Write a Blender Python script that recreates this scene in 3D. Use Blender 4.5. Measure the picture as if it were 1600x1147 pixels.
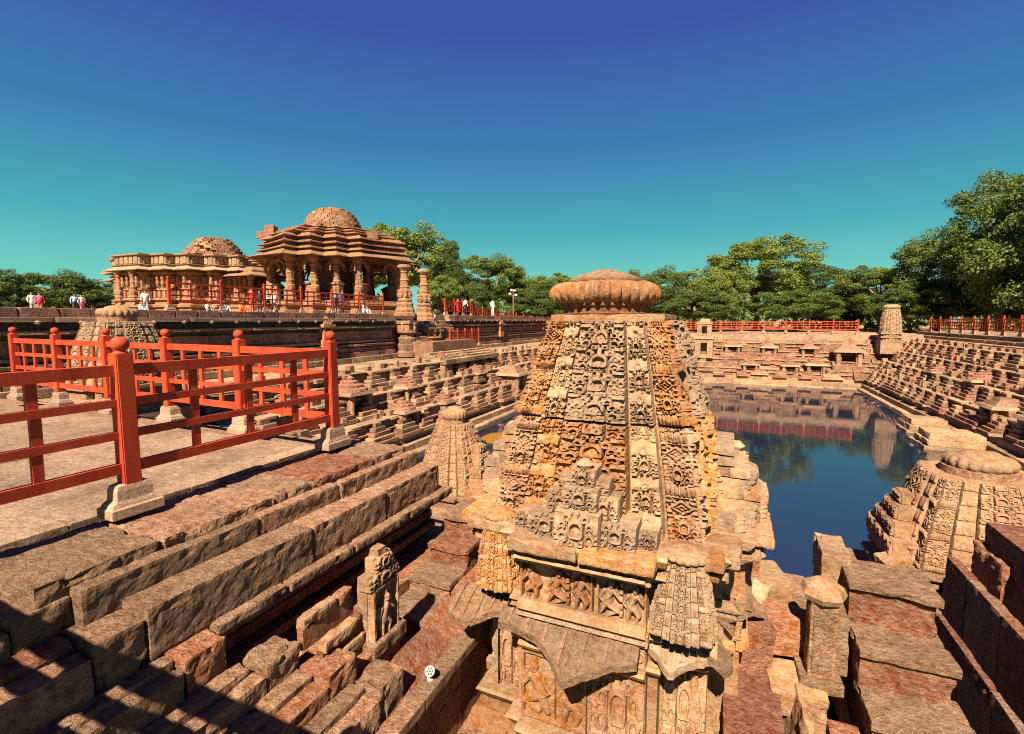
import bpy, math, random
import numpy as np
from mathutils import Vector, Matrix
from math import sin, cos, pi, radians, atan2, hypot, sqrt

# ---------------------------------------------------------------- camera, sky, sun, exposure
S = bpy.context.scene
COL = S.collection
for o in list(bpy.data.objects): bpy.data.objects.remove(o)
S.view_settings.view_transform = 'Standard'
S.view_settings.look = 'None'
S.view_settings.gamma = 1.0
S.view_settings.exposure = 1.85
YAW, PIT = radians(23.73), radians(5.416)
cam = bpy.data.cameras.new('camera')
cam.sensor_fit = 'HORIZONTAL'; cam.sensor_width = 36.0; cam.lens = 36.0 * 770 / 1600
cam.clip_start = 0.05; cam.clip_end = 2000
camo = bpy.data.objects.new('camera', cam); COL.objects.link(camo)
camo.location = (0, 0, 1.5); camo.rotation_euler = (pi / 2 - PIT, 0, YAW)
S.camera = camo
S.cycles.filter_width = 1.1
S.cycles.use_denoising = False

SUN_EL, SUN_AZ = radians(47), radians(6)       # sun stands in the south, a little east of it
sl = bpy.data.lights.new('sun', 'SUN'); sl.energy = 5.0; sl.angle = radians(0.5); sl.color = (1.0, 0.835, 0.63)
so = bpy.data.objects.new('sun', sl); COL.objects.link(so)
sd = Vector((sin(SUN_AZ) * cos(SUN_EL), -cos(SUN_AZ) * cos(SUN_EL), sin(SUN_EL)))
so.rotation_euler = sd.to_track_quat('Z', 'Y').to_euler(); so.location = (0, -20, 30)

W = bpy.data.worlds.new('World'); S.world = W; W.use_nodes = True
nt = W.node_tree; nt.nodes.clear()
wo = nt.nodes.new('ShaderNodeOutputWorld'); bg = nt.nodes.new('ShaderNodeBackground')
sky = nt.nodes.new('ShaderNodeTexSky'); sky.sky_type = 'NISHITA'; sky.sun_disc = False
sky.sun_elevation = SUN_EL; sky.sun_rotation = pi - SUN_AZ
sky.air_density = 1.0; sky.dust_density = 0.3; sky.ozone_density = 3.0
# the photograph's deep teal-to-blue sky: the physical sky tinted by height above the horizon
tc = nt.nodes.new('ShaderNodeTexCoord'); sep = nt.nodes.new('ShaderNodeSeparateXYZ')
nt.links.new(tc.outputs['Generated'], sep.inputs[0])
rp = nt.nodes.new('ShaderNodeValToRGB'); el = rp.color_ramp
el.elements[0].position = 0.0; el.elements[0].color = (0.36, 0.70, 0.54, 1)
el.elements[1].position = 1.0; el.elements[1].color = (0.055, 0.055, 0.33, 1)
for p, c in ((0.07, (0.15, 0.60, 0.50)), (0.17, (0.055, 0.39, 0.45)), (0.30, (0.040, 0.20, 0.42)), (0.48, (0.040, 0.085, 0.38))):
    e = el.elements.new(p); e.color = (*c, 1)
nt.links.new(sep.outputs['Z'], rp.inputs[0])
mul = nt.nodes.new('ShaderNodeMixRGB'); mul.blend_type = 'MULTIPLY'; mul.inputs[0].default_value = 1
mul.inputs[2].default_value = (0.10, 0.10, 0.10, 1)
nt.links.new(sky.outputs[0], mul.inputs[1])
mx = nt.nodes.new('ShaderNodeMixRGB'); mx.inputs[0].default_value = 0.93
nt.links.new(mul.outputs[0], mx.inputs[1]); nt.links.new(rp.outputs[0], mx.inputs[2])
nt.links.new(mx.outputs[0], bg.inputs[0]); bg.inputs[1].default_value = 0.295
nt.links.new(bg.outputs[0], wo.inputs[0])

# ---------------------------------------------------------------- helpers
rng = random.Random(7)
FWH = Vector((-sin(YAW), cos(YAW), 0)); RTH = Vector((cos(YAW), sin(YAW), 0))
def at(u, w, z=0.0):                       # ground spot seen in picture column u, w metres ahead
    p = FWH * w + RTH * ((u - 800) / 770 * w)
    return Vector((p.x, p.y, z))

def _hash(ix, iy, iz, seed):
    h = (ix.astype(np.int64) * 374761393 + iy.astype(np.int64) * 668265263 + iz.astype(np.int64) * 2147483647 + seed * 974711) & 0xffffffff
    h = ((h ^ (h >> 13)) * 1274126177) & 0xffffffff
    h = (h ^ (h >> 16)) & 0xffffffff
    return h / 2147483648.0 - 1.0
def vnoise(P, f=1.0, seed=0, oct=3):
    P = np.asarray(P, float); out = np.zeros(len(P)); a = 1.0
    for o in range(oct):
        q = P * f; i = np.floor(q); t = q - i; t = t * t * (3 - 2 * t)
        x, y, z = i[:, 0], i[:, 1], i[:, 2]
        def h(a_, b_, c_): return _hash(x + a_, y + b_, z + c_, seed + o * 17)
        tx, ty, tz = t[:, 0], t[:, 1], t[:, 2]
        c = (h(0,0,0)*(1-tx)+h(1,0,0)*tx)*(1-ty)+(h(0,1,0)*(1-tx)+h(1,1,0)*tx)*ty
        d = (h(0,0,1)*(1-tx)+h(1,0,1)*tx)*(1-ty)+(h(0,1,1)*(1-tx)+h(1,1,1)*tx)*ty
        out += a * (c*(1-tz)+d*tz); a *= 0.5; f *= 2.03
    return out

def link(o, parent=None):
    COL.objects.link(o)
    if parent is not None: o.parent = parent
    return o
def mesh(name, V, F, mat=None, smooth=False):
    me = bpy.data.meshes.new(name)
    me.from_pydata([tuple(v) for v in V] if not isinstance(V, np.ndarray) else V.tolist(), [], F if not isinstance(F, np.ndarray) else F.tolist())
    if mat is not None:
        for m in (mat if isinstance(mat, (list, tuple)) else [mat]): me.materials.append(m)
    if smooth: me.polygons.foreach_set('use_smooth', [True] * len(me.polygons))
    me.update(); return me
def obj(name, me, parent=None, loc=(0, 0, 0), rz=0, scale=None):
    o = bpy.data.objects.new(name, me); link(o, parent); o.location = loc; o.rotation_euler = (0, 0, rz)
    if scale is not None: o.scale = scale
    return o
def tag(o, label=None, cat=None, group=None, kind=None):
    if label: o['label'] = label
    if cat: o['category'] = cat
    if group: o['group'] = group
    if kind: o['kind'] = kind
    return o
def empty(name, loc=(0, 0, 0), rz=0, **k):
    o = bpy.data.objects.new(name, None); link(o); o.location = loc; o.rotation_euler = (0, 0, rz)
    o.empty_display_size = 0.1
    return tag(o, **k)

class MB:
    def __init__(s): s.V = []; s.F = []
    def add(s, V, F):
        n = len(s.V); s.V += [tuple(v) for v in V]; s.F += [tuple(i + n for i in f) for f in F]; return s
    def box(s, c, d, rz=0, taper=1.0):
        cx, cy, cz = c; a, b, h = d[0] / 2, d[1] / 2, d[2] / 2; V = []
        for sz, k in ((-1, 1.0), (1, taper)):
            for sx, sy in ((-1, -1), (1, -1), (1, 1), (-1, 1)):
                x, y = sx * a * k, sy * b * k
                V.append((cx + x * cos(rz) - y * sin(rz), cy + x * sin(rz) + y * cos(rz), cz + sz * h))
        return s.add(V, [(3,2,1,0),(4,5,6,7),(0,1,5,4),(1,2,6,5),(2,3,7,6),(3,0,4,7)])
    def lathe(s, prof, n=12, c=(0, 0, 0), rot=0.0, rib=0, ribamp=0.0):
        V = []
        for r, z in prof:
            for k in range(n):
                a = 2 * pi * k / n + rot; rr = r * (1 + ribamp * cos(rib * a)) if rib else r
                V.append((c[0] + rr * cos(a), c[1] + rr * sin(a), c[2] + z))
        F = [tuple(range(n - 1, -1, -1))]
        for i in range(len(prof) - 1):
            for k in range(n):
                F.append((i*n+k, i*n+(k+1) % n, (i+1)*n+(k+1) % n, (i+1)*n+k))
        F.append(tuple(range((len(prof)-1)*n, len(prof)*n)))
        return s.add(V, F)
    def tube(s, pts, rad, n=6):
        pts = [Vector(p) for p in pts]; V = []
        for i, p in enumerate(pts):
            d = (pts[min(i+1, len(pts)-1)] - pts[max(i-1, 0)]).normalized()
            u = d.cross(Vector((0.3, 0.2, 1)) if abs(d.z) < 0.95 else Vector((1, 0, 0))).normalized(); w = d.cross(u)
            for k in range(n):
                a = 2*pi*k/n; V.append(p + (u*cos(a) + w*sin(a)) * rad[i])
        F = [tuple(range(n-1, -1, -1)), tuple(range((len(pts)-1)*n, len(pts)*n))]
        for i in range(len(pts)-1):
            for k in range(n): F.append((i*n+k, i*n+(k+1) % n, (i+1)*n+(k+1) % n, (i+1)*n+k))
        return s.add(V, F)
    def prism(s, poly, z0, z1):
        n = len(poly); V = [(x, y, z0) for x, y in poly] + [(x, y, z1) for x, y in poly]
        return s.add(V, [tuple(range(n-1, -1, -1)), tuple(range(n, 2*n))] + [(i, (i+1) % n, n+(i+1) % n, n+i) for i in range(n)])
    def loops(s, L, cap=True):
        n = len(L[0]); V = [p for l in L for p in l]
        F = [(i*n+k, i*n+(k+1) % n, (i+1)*n+(k+1) % n, (i+1)*n+k) for i in range(len(L)-1) for k in range(n)]
        if cap: F += [tuple(range(n-1, -1, -1)), tuple(range((len(L)-1)*n, len(L)*n))]
        return s.add(V, F)
    def mesh(s, name, mat, smooth=False): return mesh(name, s.V, s.F, mat, smooth)
    def obj(s, name, mat, parent=None, smooth=False, **k): return obj(name, s.mesh(name, mat, smooth), parent, **k)

# ---------------------------------------------------------------- materials
def new_mat(name):
    m = bpy.data.materials.new(name); m.use_nodes = True
    t = m.node_tree; b = t.nodes['Principled BSDF']; return m, t, b
def stone(name, cols, rough=0.9, bump=0.5, scale=1.0, dirt=0.35, spot=0.0, fine=1.0):
    """weathered stone: three colours mixed by noise and by block, dark patina, fine relief"""
    m, t, b = new_mat(name); N = t.nodes; L = t.links
    g = N.new('ShaderNodeNewGeometry'); oi = N.new('ShaderNodeObjectInfo')
    def noise(sc, det=6, rgh=0.6):
        n = N.new('ShaderNodeTexNoise'); n.inputs['Scale'].default_value = sc * scale; n.inputs['Detail'].default_value = det; n.inputs['Roughness'].default_value = rgh
        L.new(g.outputs['Position'], n.inputs['Vector']); return n
    def ramp(src, a, bb):
        r = N.new('ShaderNodeMapRange'); r.inputs[1].default_value = a; r.inputs[2].default_value = bb; L.new(src, r.inputs[0]); return r.outputs[0]
    def mix(f, a, bb, typ='MIX'):
        x = N.new('ShaderNodeMixRGB'); x.blend_type = typ
        for i, v in ((0, f), (1, a), (2, bb)):
            if isinstance(v, (tuple, float, int)): x.inputs[i].default_value = (*v, 1) if isinstance(v, tuple) else v
            else: L.new(v, x.inputs[i])
        return x.outputs[0]
    n1, n2, n3, n4 = noise(0.9), noise(3.5), noise(16, 8, 0.7), noise(60 * fine, 4, 0.6)
    add = N.new('ShaderNodeMath'); add.operation = 'ADD'; L.new(oi.outputs['Random'], add.inputs[0]); L.new(n1.outputs[0], add.inputs[1])
    c = mix(ramp(add.outputs[0], 0.55, 1.25), cols[0], cols[1])
    c = mix(ramp(n2.outputs[0], 0.52, 0.72), c, cols[2])
    c = mix(ramp(n3.outputs[0], 0.35, 0.8), c, mix(0.5, c, (1.0, 0.93, 0.75)), 'MIX') if spot == 0 else mix(ramp(n3.outputs[0], 0.5, 0.75), c, (0.5, 0.4, 0.26))
    dk = N.new('ShaderNodeMath'); dk.operation = 'MULTIPLY'; dk.inputs[1].default_value = dirt; L.new(ramp(noise(1.7, 9, 0.75).outputs[0], 0.47, 0.66), dk.inputs[0])
    c = mix(dk.outputs[0], c, (0.07, 0.045, 0.035))
    pt = N.new('ShaderNodeMath'); pt.operation = 'MULTIPLY'; pt.inputs[1].default_value = 0.6; L.new(ramp(noise(38 * fine, 5, 0.65).outputs[0], 0.5, 0.66), pt.inputs[0])
    c = mix(pt.outputs[0], c, mix(1.0, c, (0.42, 0.36, 0.36), 'MULTIPLY'))
    br = N.new('ShaderNodeHueSaturation'); L.new(ramp(oi.outputs['Random'], 0, 1), br.inputs['Value'])
    mr = N.new('ShaderNodeMapRange'); mr.inputs[3].default_value = 0.38; mr.inputs[4].default_value = 0.66; br.inputs['Saturation'].default_value = 1.20; L.new(oi.outputs['Random'], mr.inputs[0]); L.new(mr.outputs[0], br.inputs['Value'])
    L.new(mix(1.0, c, (1.04, 0.905, 0.95), 'MULTIPLY'), br.inputs['Color']); L.new(br.outputs[0], b.inputs['Base Color'])
    b.inputs['Roughness'].default_value = rough; b.inputs['Specular IOR Level'].default_value = 0.15
    h = N.new('ShaderNodeMath'); h.operation = 'MULTIPLY_ADD'; h.inputs[1].default_value = 0.35; L.new(n4.outputs[0], h.inputs[0]); L.new(n3.outputs[0], h.inputs[2])
    bp = N.new('ShaderNodeBump'); bp.inputs['Strength'].default_value = bump; bp.inputs['Distance'].default_value = 0.05 / fine
    L.new(h.outputs[0], bp.inputs['Height']); L.new(bp.outputs[0], b.inputs['Normal'])
    return m
CREAM, ORANGE, RED, GREY, TAN, BROWN = (0.47,0.35,0.19), (0.44,0.225,0.08), (0.26,0.095,0.05), (0.35,0.285,0.185), (0.38,0.245,0.125), (0.24,0.13,0.07)
M = {}
M['shrine'] = stone('shrine_sandstone', (CREAM, TAN, (0.40,0.19,0.065)), bump=0.7, dirt=0.45, fine=1.4)
M['shrine_orange'] = stone('orange_sandstone', (ORANGE, (0.44,0.23,0.08), (0.40,0.27,0.14)), bump=0.7, dirt=0.4, fine=1.4)
M['shrine_grey'] = stone('grey_carved_stone', (GREY, CREAM, TAN), bump=0.7, dirt=0.45, fine=1.4)
M['step'] = stone('worn_step_stone', ((0.37,0.26,0.145), (0.32,0.19,0.10), (0.44,0.335,0.195)), bump=1.0, dirt=0.38, fine=0.8)
M['step_red'] = stone('red_step_stone', ((0.31,0.12,0.06), (0.36,0.16,0.07), (0.38,0.24,0.13)), bump=1.0, dirt=0.35, fine=0.8)
M['pave'] = stone('paving_stone', ((0.33,0.265,0.17), (0.34,0.26,0.16), (0.25,0.18,0.11)), bump=0.6, dirt=0.6)
M['bank'] = stone('bank_stone', ((0.40,0.27,0.15), (0.30,0.125,0.07), (0.36,0.25,0.15)), bump=0.9, dirt=0.55, scale=0.8, fine=0.5)
M['bank_pale'] = stone('pale_bank_stone', ((0.46,0.36,0.22), CREAM, (0.34,0.22,0.13)), bump=0.8, dirt=0.5, scale=0.8, fine=0.5)
M['wall'] = stone('terrace_wall_stone', ((0.25,0.17,0.12), (0.31,0.16,0.10), (0.36,0.29,0.19)), bump=0.8, dirt=0.65, scale=0.7, fine=0.5)
M['temple'] = stone('temple_sandstone', ((0.56,0.36,0.19), (0.45,0.24,0.12), (0.54,0.40,0.23)), bump=1.0, dirt=0.4, scale=0.7, fine=0.4)
M['temple_roof'] = stone('roof_sandstone', ((0.44,0.24,0.14), (0.33,0.16,0.095), (0.44,0.32,0.20)), bump=1.0, dirt=0.45, scale=0.7, fine=0.4)
M['plinth'] = stone('plinth_stone', ((0.36,0.30,0.21), (0.42,0.32,0.21), (0.28,0.23,0.17)), bump=0.6, dirt=0.2, scale=2)
M['earth'] = stone('earth', ((0.30,0.19,0.10), (0.34,0.22,0.12), (0.26,0.18,0.09)), bump=0.5, dirt=0.2, scale=0.5)

def plain(name, col, rough=0.5, var=0.12, bump=0.1, sc=8, spec=0.3, metal=0.0):
    m, t, b = new_mat(name); N = t.nodes; L = t.links
    g = N.new('ShaderNodeNewGeometry'); n = N.new('ShaderNodeTexNoise'); n.inputs['Scale'].default_value = sc; n.inputs['Detail'].default_value = 6
    L.new(g.outputs['Position'], n.inputs['Vector'])
    r = N.new('ShaderNodeMixRGB'); r.inputs[1].default_value = (*[c*(1-var) for c in col], 1); r.inputs[2].default_value = (*[min(1, c*(1+var)) for c in col], 1)
    L.new(n.outputs[0], r.inputs[0]); L.new(r.outputs[0], b.inputs['Base Color'])
    b.inputs['Roughness'].default_value = rough; b.inputs['Specular IOR Level'].default_value = spec; b.inputs['Metallic'].default_value = metal
    bp = N.new('ShaderNodeBump'); bp.inputs['Strength'].default_value = bump; bp.inputs['Distance'].default_value = 0.01; L.new(n.outputs[0], bp.inputs['Height']); L.new(bp.outputs[0], b.inputs['Normal'])
    return m
def paint():
    m, t, b = new_mat('red_paint'); N = t.nodes; L = t.links
    g = N.new('ShaderNodeNewGeometry'); oi = N.new('ShaderNodeObjectInfo')
    n = N.new('ShaderNodeTexNoise'); n.inputs['Scale'].default_value = 5; n.inputs['Detail'].default_value = 8; n.inputs['Roughness'].default_value = 0.7
    mp = N.new('ShaderNodeMapping'); mp.inputs['Scale'].default_value = (1, 1, 0.25); L.new(g.outputs['Position'], mp.inputs[0]); L.new(mp.outputs[0], n.inputs['Vector'])
    n2 = N.new('ShaderNodeTexNoise'); n2.inputs['Scale'].default_value = 22; n2.inputs['Detail'].default_value = 8; n2.inputs['Roughness'].default_value = 0.75; L.new(g.outputs['Position'], n2.inputs['Vector'])
    r = N.new('ShaderNodeValToRGB'); r.color_ramp.elements[0].position = 0.35; r.color_ramp.elements[0].color = (0.26, 0.022, 0.012, 1); r.color_ramp.elements[1].position = 0.7; r.color_ramp.elements[1].color = (0.38, 0.060, 0.018, 1)
    L.new(n.outputs[0], r.inputs[0])
    r2 = N.new('ShaderNodeMapRange'); r2.inputs[1].default_value = 0.61; r2.inputs[2].default_value = 0.66; L.new(n2.outputs[0], r2.inputs[0])
    mx = N.new('ShaderNodeMixRGB'); L.new(r2.outputs[0], mx.inputs[0]); L.new(r.outputs[0], mx.inputs[1]); mx.inputs[2].default_value = (0.34, 0.13, 0.06, 1)
    L.new(mx.outputs[0], b.inputs['Base Color']); b.inputs['Roughness'].default_value = 0.6; b.inputs['Specular IOR Level'].default_value = 0.15
    bp = N.new('ShaderNodeBump'); bp.inputs['Strength'].default_value = 0.25; bp.inputs['Distance'].default_value = 0.006; L.new(n2.outputs[0], bp.inputs['Height']); L.new(bp.outputs[0], b.inputs['Normal'])
    return m
M['red'] = paint()
M['bolt'] = plain('dark_bolt', (0.03, 0.025, 0.03), 0.5)
M['lamp_white'] = plain('lamp_white', (0.26, 0.255, 0.24), 0.5, 0.05)
M['lamp_dark'] = plain('lamp_dark', (0.05, 0.05, 0.06), 0.3)
M['bark'] = plain('bark', (0.16, 0.10, 0.065), 0.9, 0.4, 0.8, 4, 0.1)
M['shade_in'] = plain('interior_shade_stone', (0.14, 0.09, 0.06), 0.95, 0.3, 0.2, 3, 0.05)  # darker than the outer stone: interior shade put into the colour
def leaf(name, a, b2):
    m, t, b = new_mat(name); N = t.nodes; L = t.links
    g = N.new('ShaderNodeNewGeometry'); n = N.new('ShaderNodeTexNoise'); n.inputs['Scale'].default_value = 0.8; n.inputs['Detail'].default_value = 5
    L.new(g.outputs['Position'], n.inputs['Vector']); oi = N.new('ShaderNodeObjectInfo')
    ad = N.new('ShaderNodeMath'); ad.operation = 'MULTIPLY_ADD'; ad.inputs[1].default_value = 0.4; L.new(oi.outputs['Random'], ad.inputs[0]); L.new(n.outputs[0], ad.inputs[2])
    r = N.new('ShaderNodeMixRGB'); r.inputs[1].default_value = (*a, 1); r.inputs[2].default_value = (*b2, 1); L.new(ad.outputs[0], r.inputs[0])
    L.new(r.outputs[0], b.inputs['Base Color']); b.inputs['Roughness'].default_value = 0.55; b.inputs['Specular IOR Level'].default_value = 0.25
    tr = N.new('ShaderNodeBsdfTranslucent'); L.new(r.outputs[0], tr.inputs[0]); ms = N.new('ShaderNodeMixShader'); ms.inputs[0].default_value = 0.25
    L.new(b.outputs[0], ms.inputs[1]); L.new(tr.outputs[0], ms.inputs[2]); L.new(ms.outputs[0], t.nodes['Material Output'].inputs[0])
    return m
M['leaf_a'] = leaf('foliage_dark', (0.018, 0.042, 0.009), (0.082, 0.118, 0.020))
M['leaf_b'] = leaf('foliage_light', (0.040, 0.070, 0.011), (0.155, 0.195, 0.030))
def water():
    m, t, b = new_mat('pond_water'); N = t.nodes; L = t.links
    b.inputs['Base Color'].default_value = (0.008, 0.013, 0.024, 1); b.inputs['Roughness'].default_value = 0.03; b.inputs['IOR'].default_value = 1.85
    b.inputs['Specular IOR Level'].default_value = 0.9
    g = N.new('ShaderNodeNewGeometry'); mp = N.new('ShaderNodeMapping'); mp.inputs['Scale'].default_value = (1.2, 2.2, 1)
    n = N.new('ShaderNodeTexNoise'); n.inputs['Scale'].default_value = 2.0; n.inputs['Detail'].default_value = 3
    L.new(g.outputs['Position'], mp.inputs[0]); L.new(mp.outputs[0], n.inputs['Vector'])
    bp = N.new('ShaderNodeBump'); bp.inputs['Strength'].default_value = 0.035; bp.inputs['Distance'].default_value = 0.05; L.new(n.outputs[0], bp.inputs['Height']); L.new(bp.outputs[0], b.inputs['Normal'])
    return m
M['water'] = water()
M['algae'] = plain('floating_algae', (0.16, 0.075, 0.012), 0.9, 0.4, 0.3, 6, 0.1)

# ---------------------------------------------------------------- stone pieces
_blk = {}
def blk_mesh(mat, k):
    key = (mat, k)
    if key not in _blk:
        r = random.Random(100 + k); e = 0.06; V = []; 
        me = bpy.data.meshes.new('stone_block')
        import bmesh
        bm = bmesh.new(); bmesh.ops.create_cube(bm, size=1.0)
        for v in bm.verts: v.co += Vector((r.uniform(-.03, .03), r.uniform(-.03, .03), r.uniform(-.04, .01)))
        bmesh.ops.bevel(bm, geom=list(bm.edges), offset=e * r.uniform(.5, 1.0), segments=1, affect='EDGES', profile=0.5)
        bm.to_mesh(me); bm.free(); me.materials.append(M[mat]); _blk[key] = me
    return _blk[key]
def blk(name, parent, c, d, mat, rz=0, kind=None):
    o = obj(name, blk_mesh(mat, rng.randrange(6)), parent, c, rz + rng.choice((0, pi)), d)
    return o

def rock_mesh(d, mat, seed, res=0.05, amp=0.012, r=0.025, freq=9.0, shear=0.0, chips=0.0):
    r *= 0.35; res *= 0.72; amp *= 0.6; chips *= 0.6
    """a worn stone block of size d, origin at its centre"""
    hx = np.array(d) / 2; V = []; F = []; idx = {}
    r = min(r, min(d) * 0.3)
    for ax in range(3):
        u, v = [(1, 2), (2, 0), (0, 1)][ax]
        nu = max(2, min(60, int(math.ceil(d[u] / res)))); nv = max(2, min(60, int(math.ceil(d[v] / res))))
        for s in (-1, 1):
            gid = np.zeros((nu + 1, nv + 1), int)
            for i in range(nu + 1):
                for j in range(nv + 1):
                    p = [0, 0, 0]; p[ax] = s * hx[ax]; p[u] = -hx[u] + d[u] * i / nu; p[v] = -hx[v] + d[v] * j / nv
                    k = (round(p[0], 5), round(p[1], 5), round(p[2], 5))
                    if k not in idx: idx[k] = len(V); V.append(p)
                    gid[i, j] = idx[k]
            for i in range(nu):
                for j in range(nv):
                    q = (gid[i, j], gid[i+1, j], gid[i+1, j+1], gid[i, j+1])
                    F.append(tuple(int(a) for a in (q if s > 0 else q[::-1])))
    P = np.array(V, float); inner = np.clip(P, -hx + r, hx - r); D = P - inner
    n = np.linalg.norm(D, axis=1, keepdims=True); Nn = D / np.maximum(n, 1e-9); P = inner + Nn * r
    off = np.array([seed * 3.17, seed * 1.31, seed * 7.7])
    h = vnoise(P + off, freq, seed, 4) + .18 * vnoise(P + off, freq * .3, seed + 9, 1)
    P = P + Nn * (amp * h)[:, None]
    if chips:
        e = (np.abs(np.abs(P) - hx) < 0.06).sum(axis=1) >= 2
        c = np.clip(vnoise(P + off, freq * 0.6, seed + 5, 2) - 0.25, 0, 1)
        P = P - Nn * (chips * c * e)[:, None]
    if shear: P[:, 2] += P[:, 0] * shear
    return mesh('worn_block', P, F, M[mat], False)
def rock(name, parent, c, d, mat, seed=None, rz=0, **k):
    seed = seed if seed is not None else rng.randrange(10000)
    return obj(name, rock_mesh(d, mat, seed, **k), parent, c, rz)

# ---------------------------------------------------------------- carved relief (height fields)
def sstep(a, b, x): t = np.clip((x - a) / (b - a), 0, 1); return t * t * (3 - 2 * t)
def ringf(x, y, cx, cy, r, t): return 1 - sstep(t * 0.55, t, np.abs(np.hypot(x - cx, y - cy) - r))
def discf(x, y, cx, cy, r, s=0.04): return 1 - sstep(r - s, r + s, np.hypot(x - cx, y - cy))
def cell_arch(x, y):
    """one cell of horseshoe-arch tracery; x in -1..1, y in 0..1"""
    ax = np.abs(x); h = np.full_like(x, 0.18)
    h = np.maximum(h, 0.6 * discf(ax, y, 0.84, 0.60, 0.17))
    h = np.where((ax > 0.60) & (y > 0.80) & (y < 0.97), -1.1, h)
    h = np.where((ax > 0.55) & (y < 0.12), 0.85, h)
    for cx, cy, r in ((0.60, 0.27, 0.16), (0.42, 0.84, 0.12), (0.90, 0.28, 0.11), (0.60, 0.62, 0.12), (0.22, 0.12, 0.09)):
        d = np.hypot((ax - cx), y - cy)
        h = np.where(d < r - 0.035, -1.0, h); h = np.maximum(h, 0.9 * (1 - sstep(.03, .065, np.abs(d - r))) * (y > cy - r * .7))
        h = np.maximum(h, .5 * discf(ax, y, cx, cy - r * .35, r * .35))
    d = np.hypot(x * 0.9, y - 0.52)
    h = np.where(d < 0.24, -1.3, h)
    h = np.maximum(h, 1.15 * (1 - sstep(.045, .085, np.abs(d - 0.27))) * (y > 0.30))
    h = np.maximum(h, 0.7 * discf(x, y, 0, 0.38, 0.12))
    h = np.where((ax < 0.30) & (y > 0.86), np.where(np.abs(ax - .14) < .05, -.8, .7), h)
    h = np.where((ax > 0.33) & (ax < 0.37) & (y < 0.72), -0.9, h)
    return h
def cell_diamond(x, y):
    yy = (y - 0.5) * 2; d = np.abs(x) * 0.95 + np.abs(yy) * 0.95
    h = np.full_like(x, 0.25)
    h = np.where((d > 0.30) & (d < 0.52), -0.8, h)
    h = np.where((np.abs(x) < .07) | (np.abs(yy) < .07), np.maximum(h, 0.6), h)
    h = np.where(d < 0.30, 0.75, h); h = np.where(d < 0.12, -0.5, h)
    h = np.where((d > 0.52) & (d < 0.66), 0.9, h)
    c = np.hypot(np.abs(x) - 0.78, np.abs(yy) - 0.72); h = np.where(c < 0.2, -0.75, h); h = np.maximum(h, .8 * (1 - sstep(.03, .09, np.abs(c - .24))))
    return np.where(np.abs(yy) > .93, .85, h)
def cell_rib(x, y):
    yy = (y - 0.5) * 2; prof = np.sqrt(np.clip(1 - yy * yy * 1.15, 0, 1))
    h = 1.5 * prof * (0.72 + 0.28 * np.cos(x * 24)) - 0.9 * (prof < 0.18)
    return h * (1 - 0.35 * sstep(.8, 1, np.abs(x)))
def cell_stack(x, y):
    h = np.where((y > 0.78), -0.9, 0.45 + 0.35 * np.sqrt(np.clip(1 - ((y - .4) * 2.4) ** 2, 0, 1)))
    h = np.where((np.abs(x) < 0.5) & (y < .7), np.maximum(h, .2 + 0.9 * ringf(x, y, 0, .38, .24, .1)), h)
    return np.maximum(h, 1.0 * discf(x, y, 0, .36, .2, .08))
def rseq(seq, x, t, H, seed):
    """stack cells (function, height) up a band of height H; t metres up; x in -1..1"""
    out = np.zeros_like(x); y0 = 0.0; k = 0
    while y0 < H:
        f, ch = seq[k % len(seq)]; m = (t >= y0) & (t < y0 + ch)
        if m.any(): out[m] = f(x[m], (t[m] - y0) / ch)
        y0 += ch; k += 1
    return out
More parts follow.
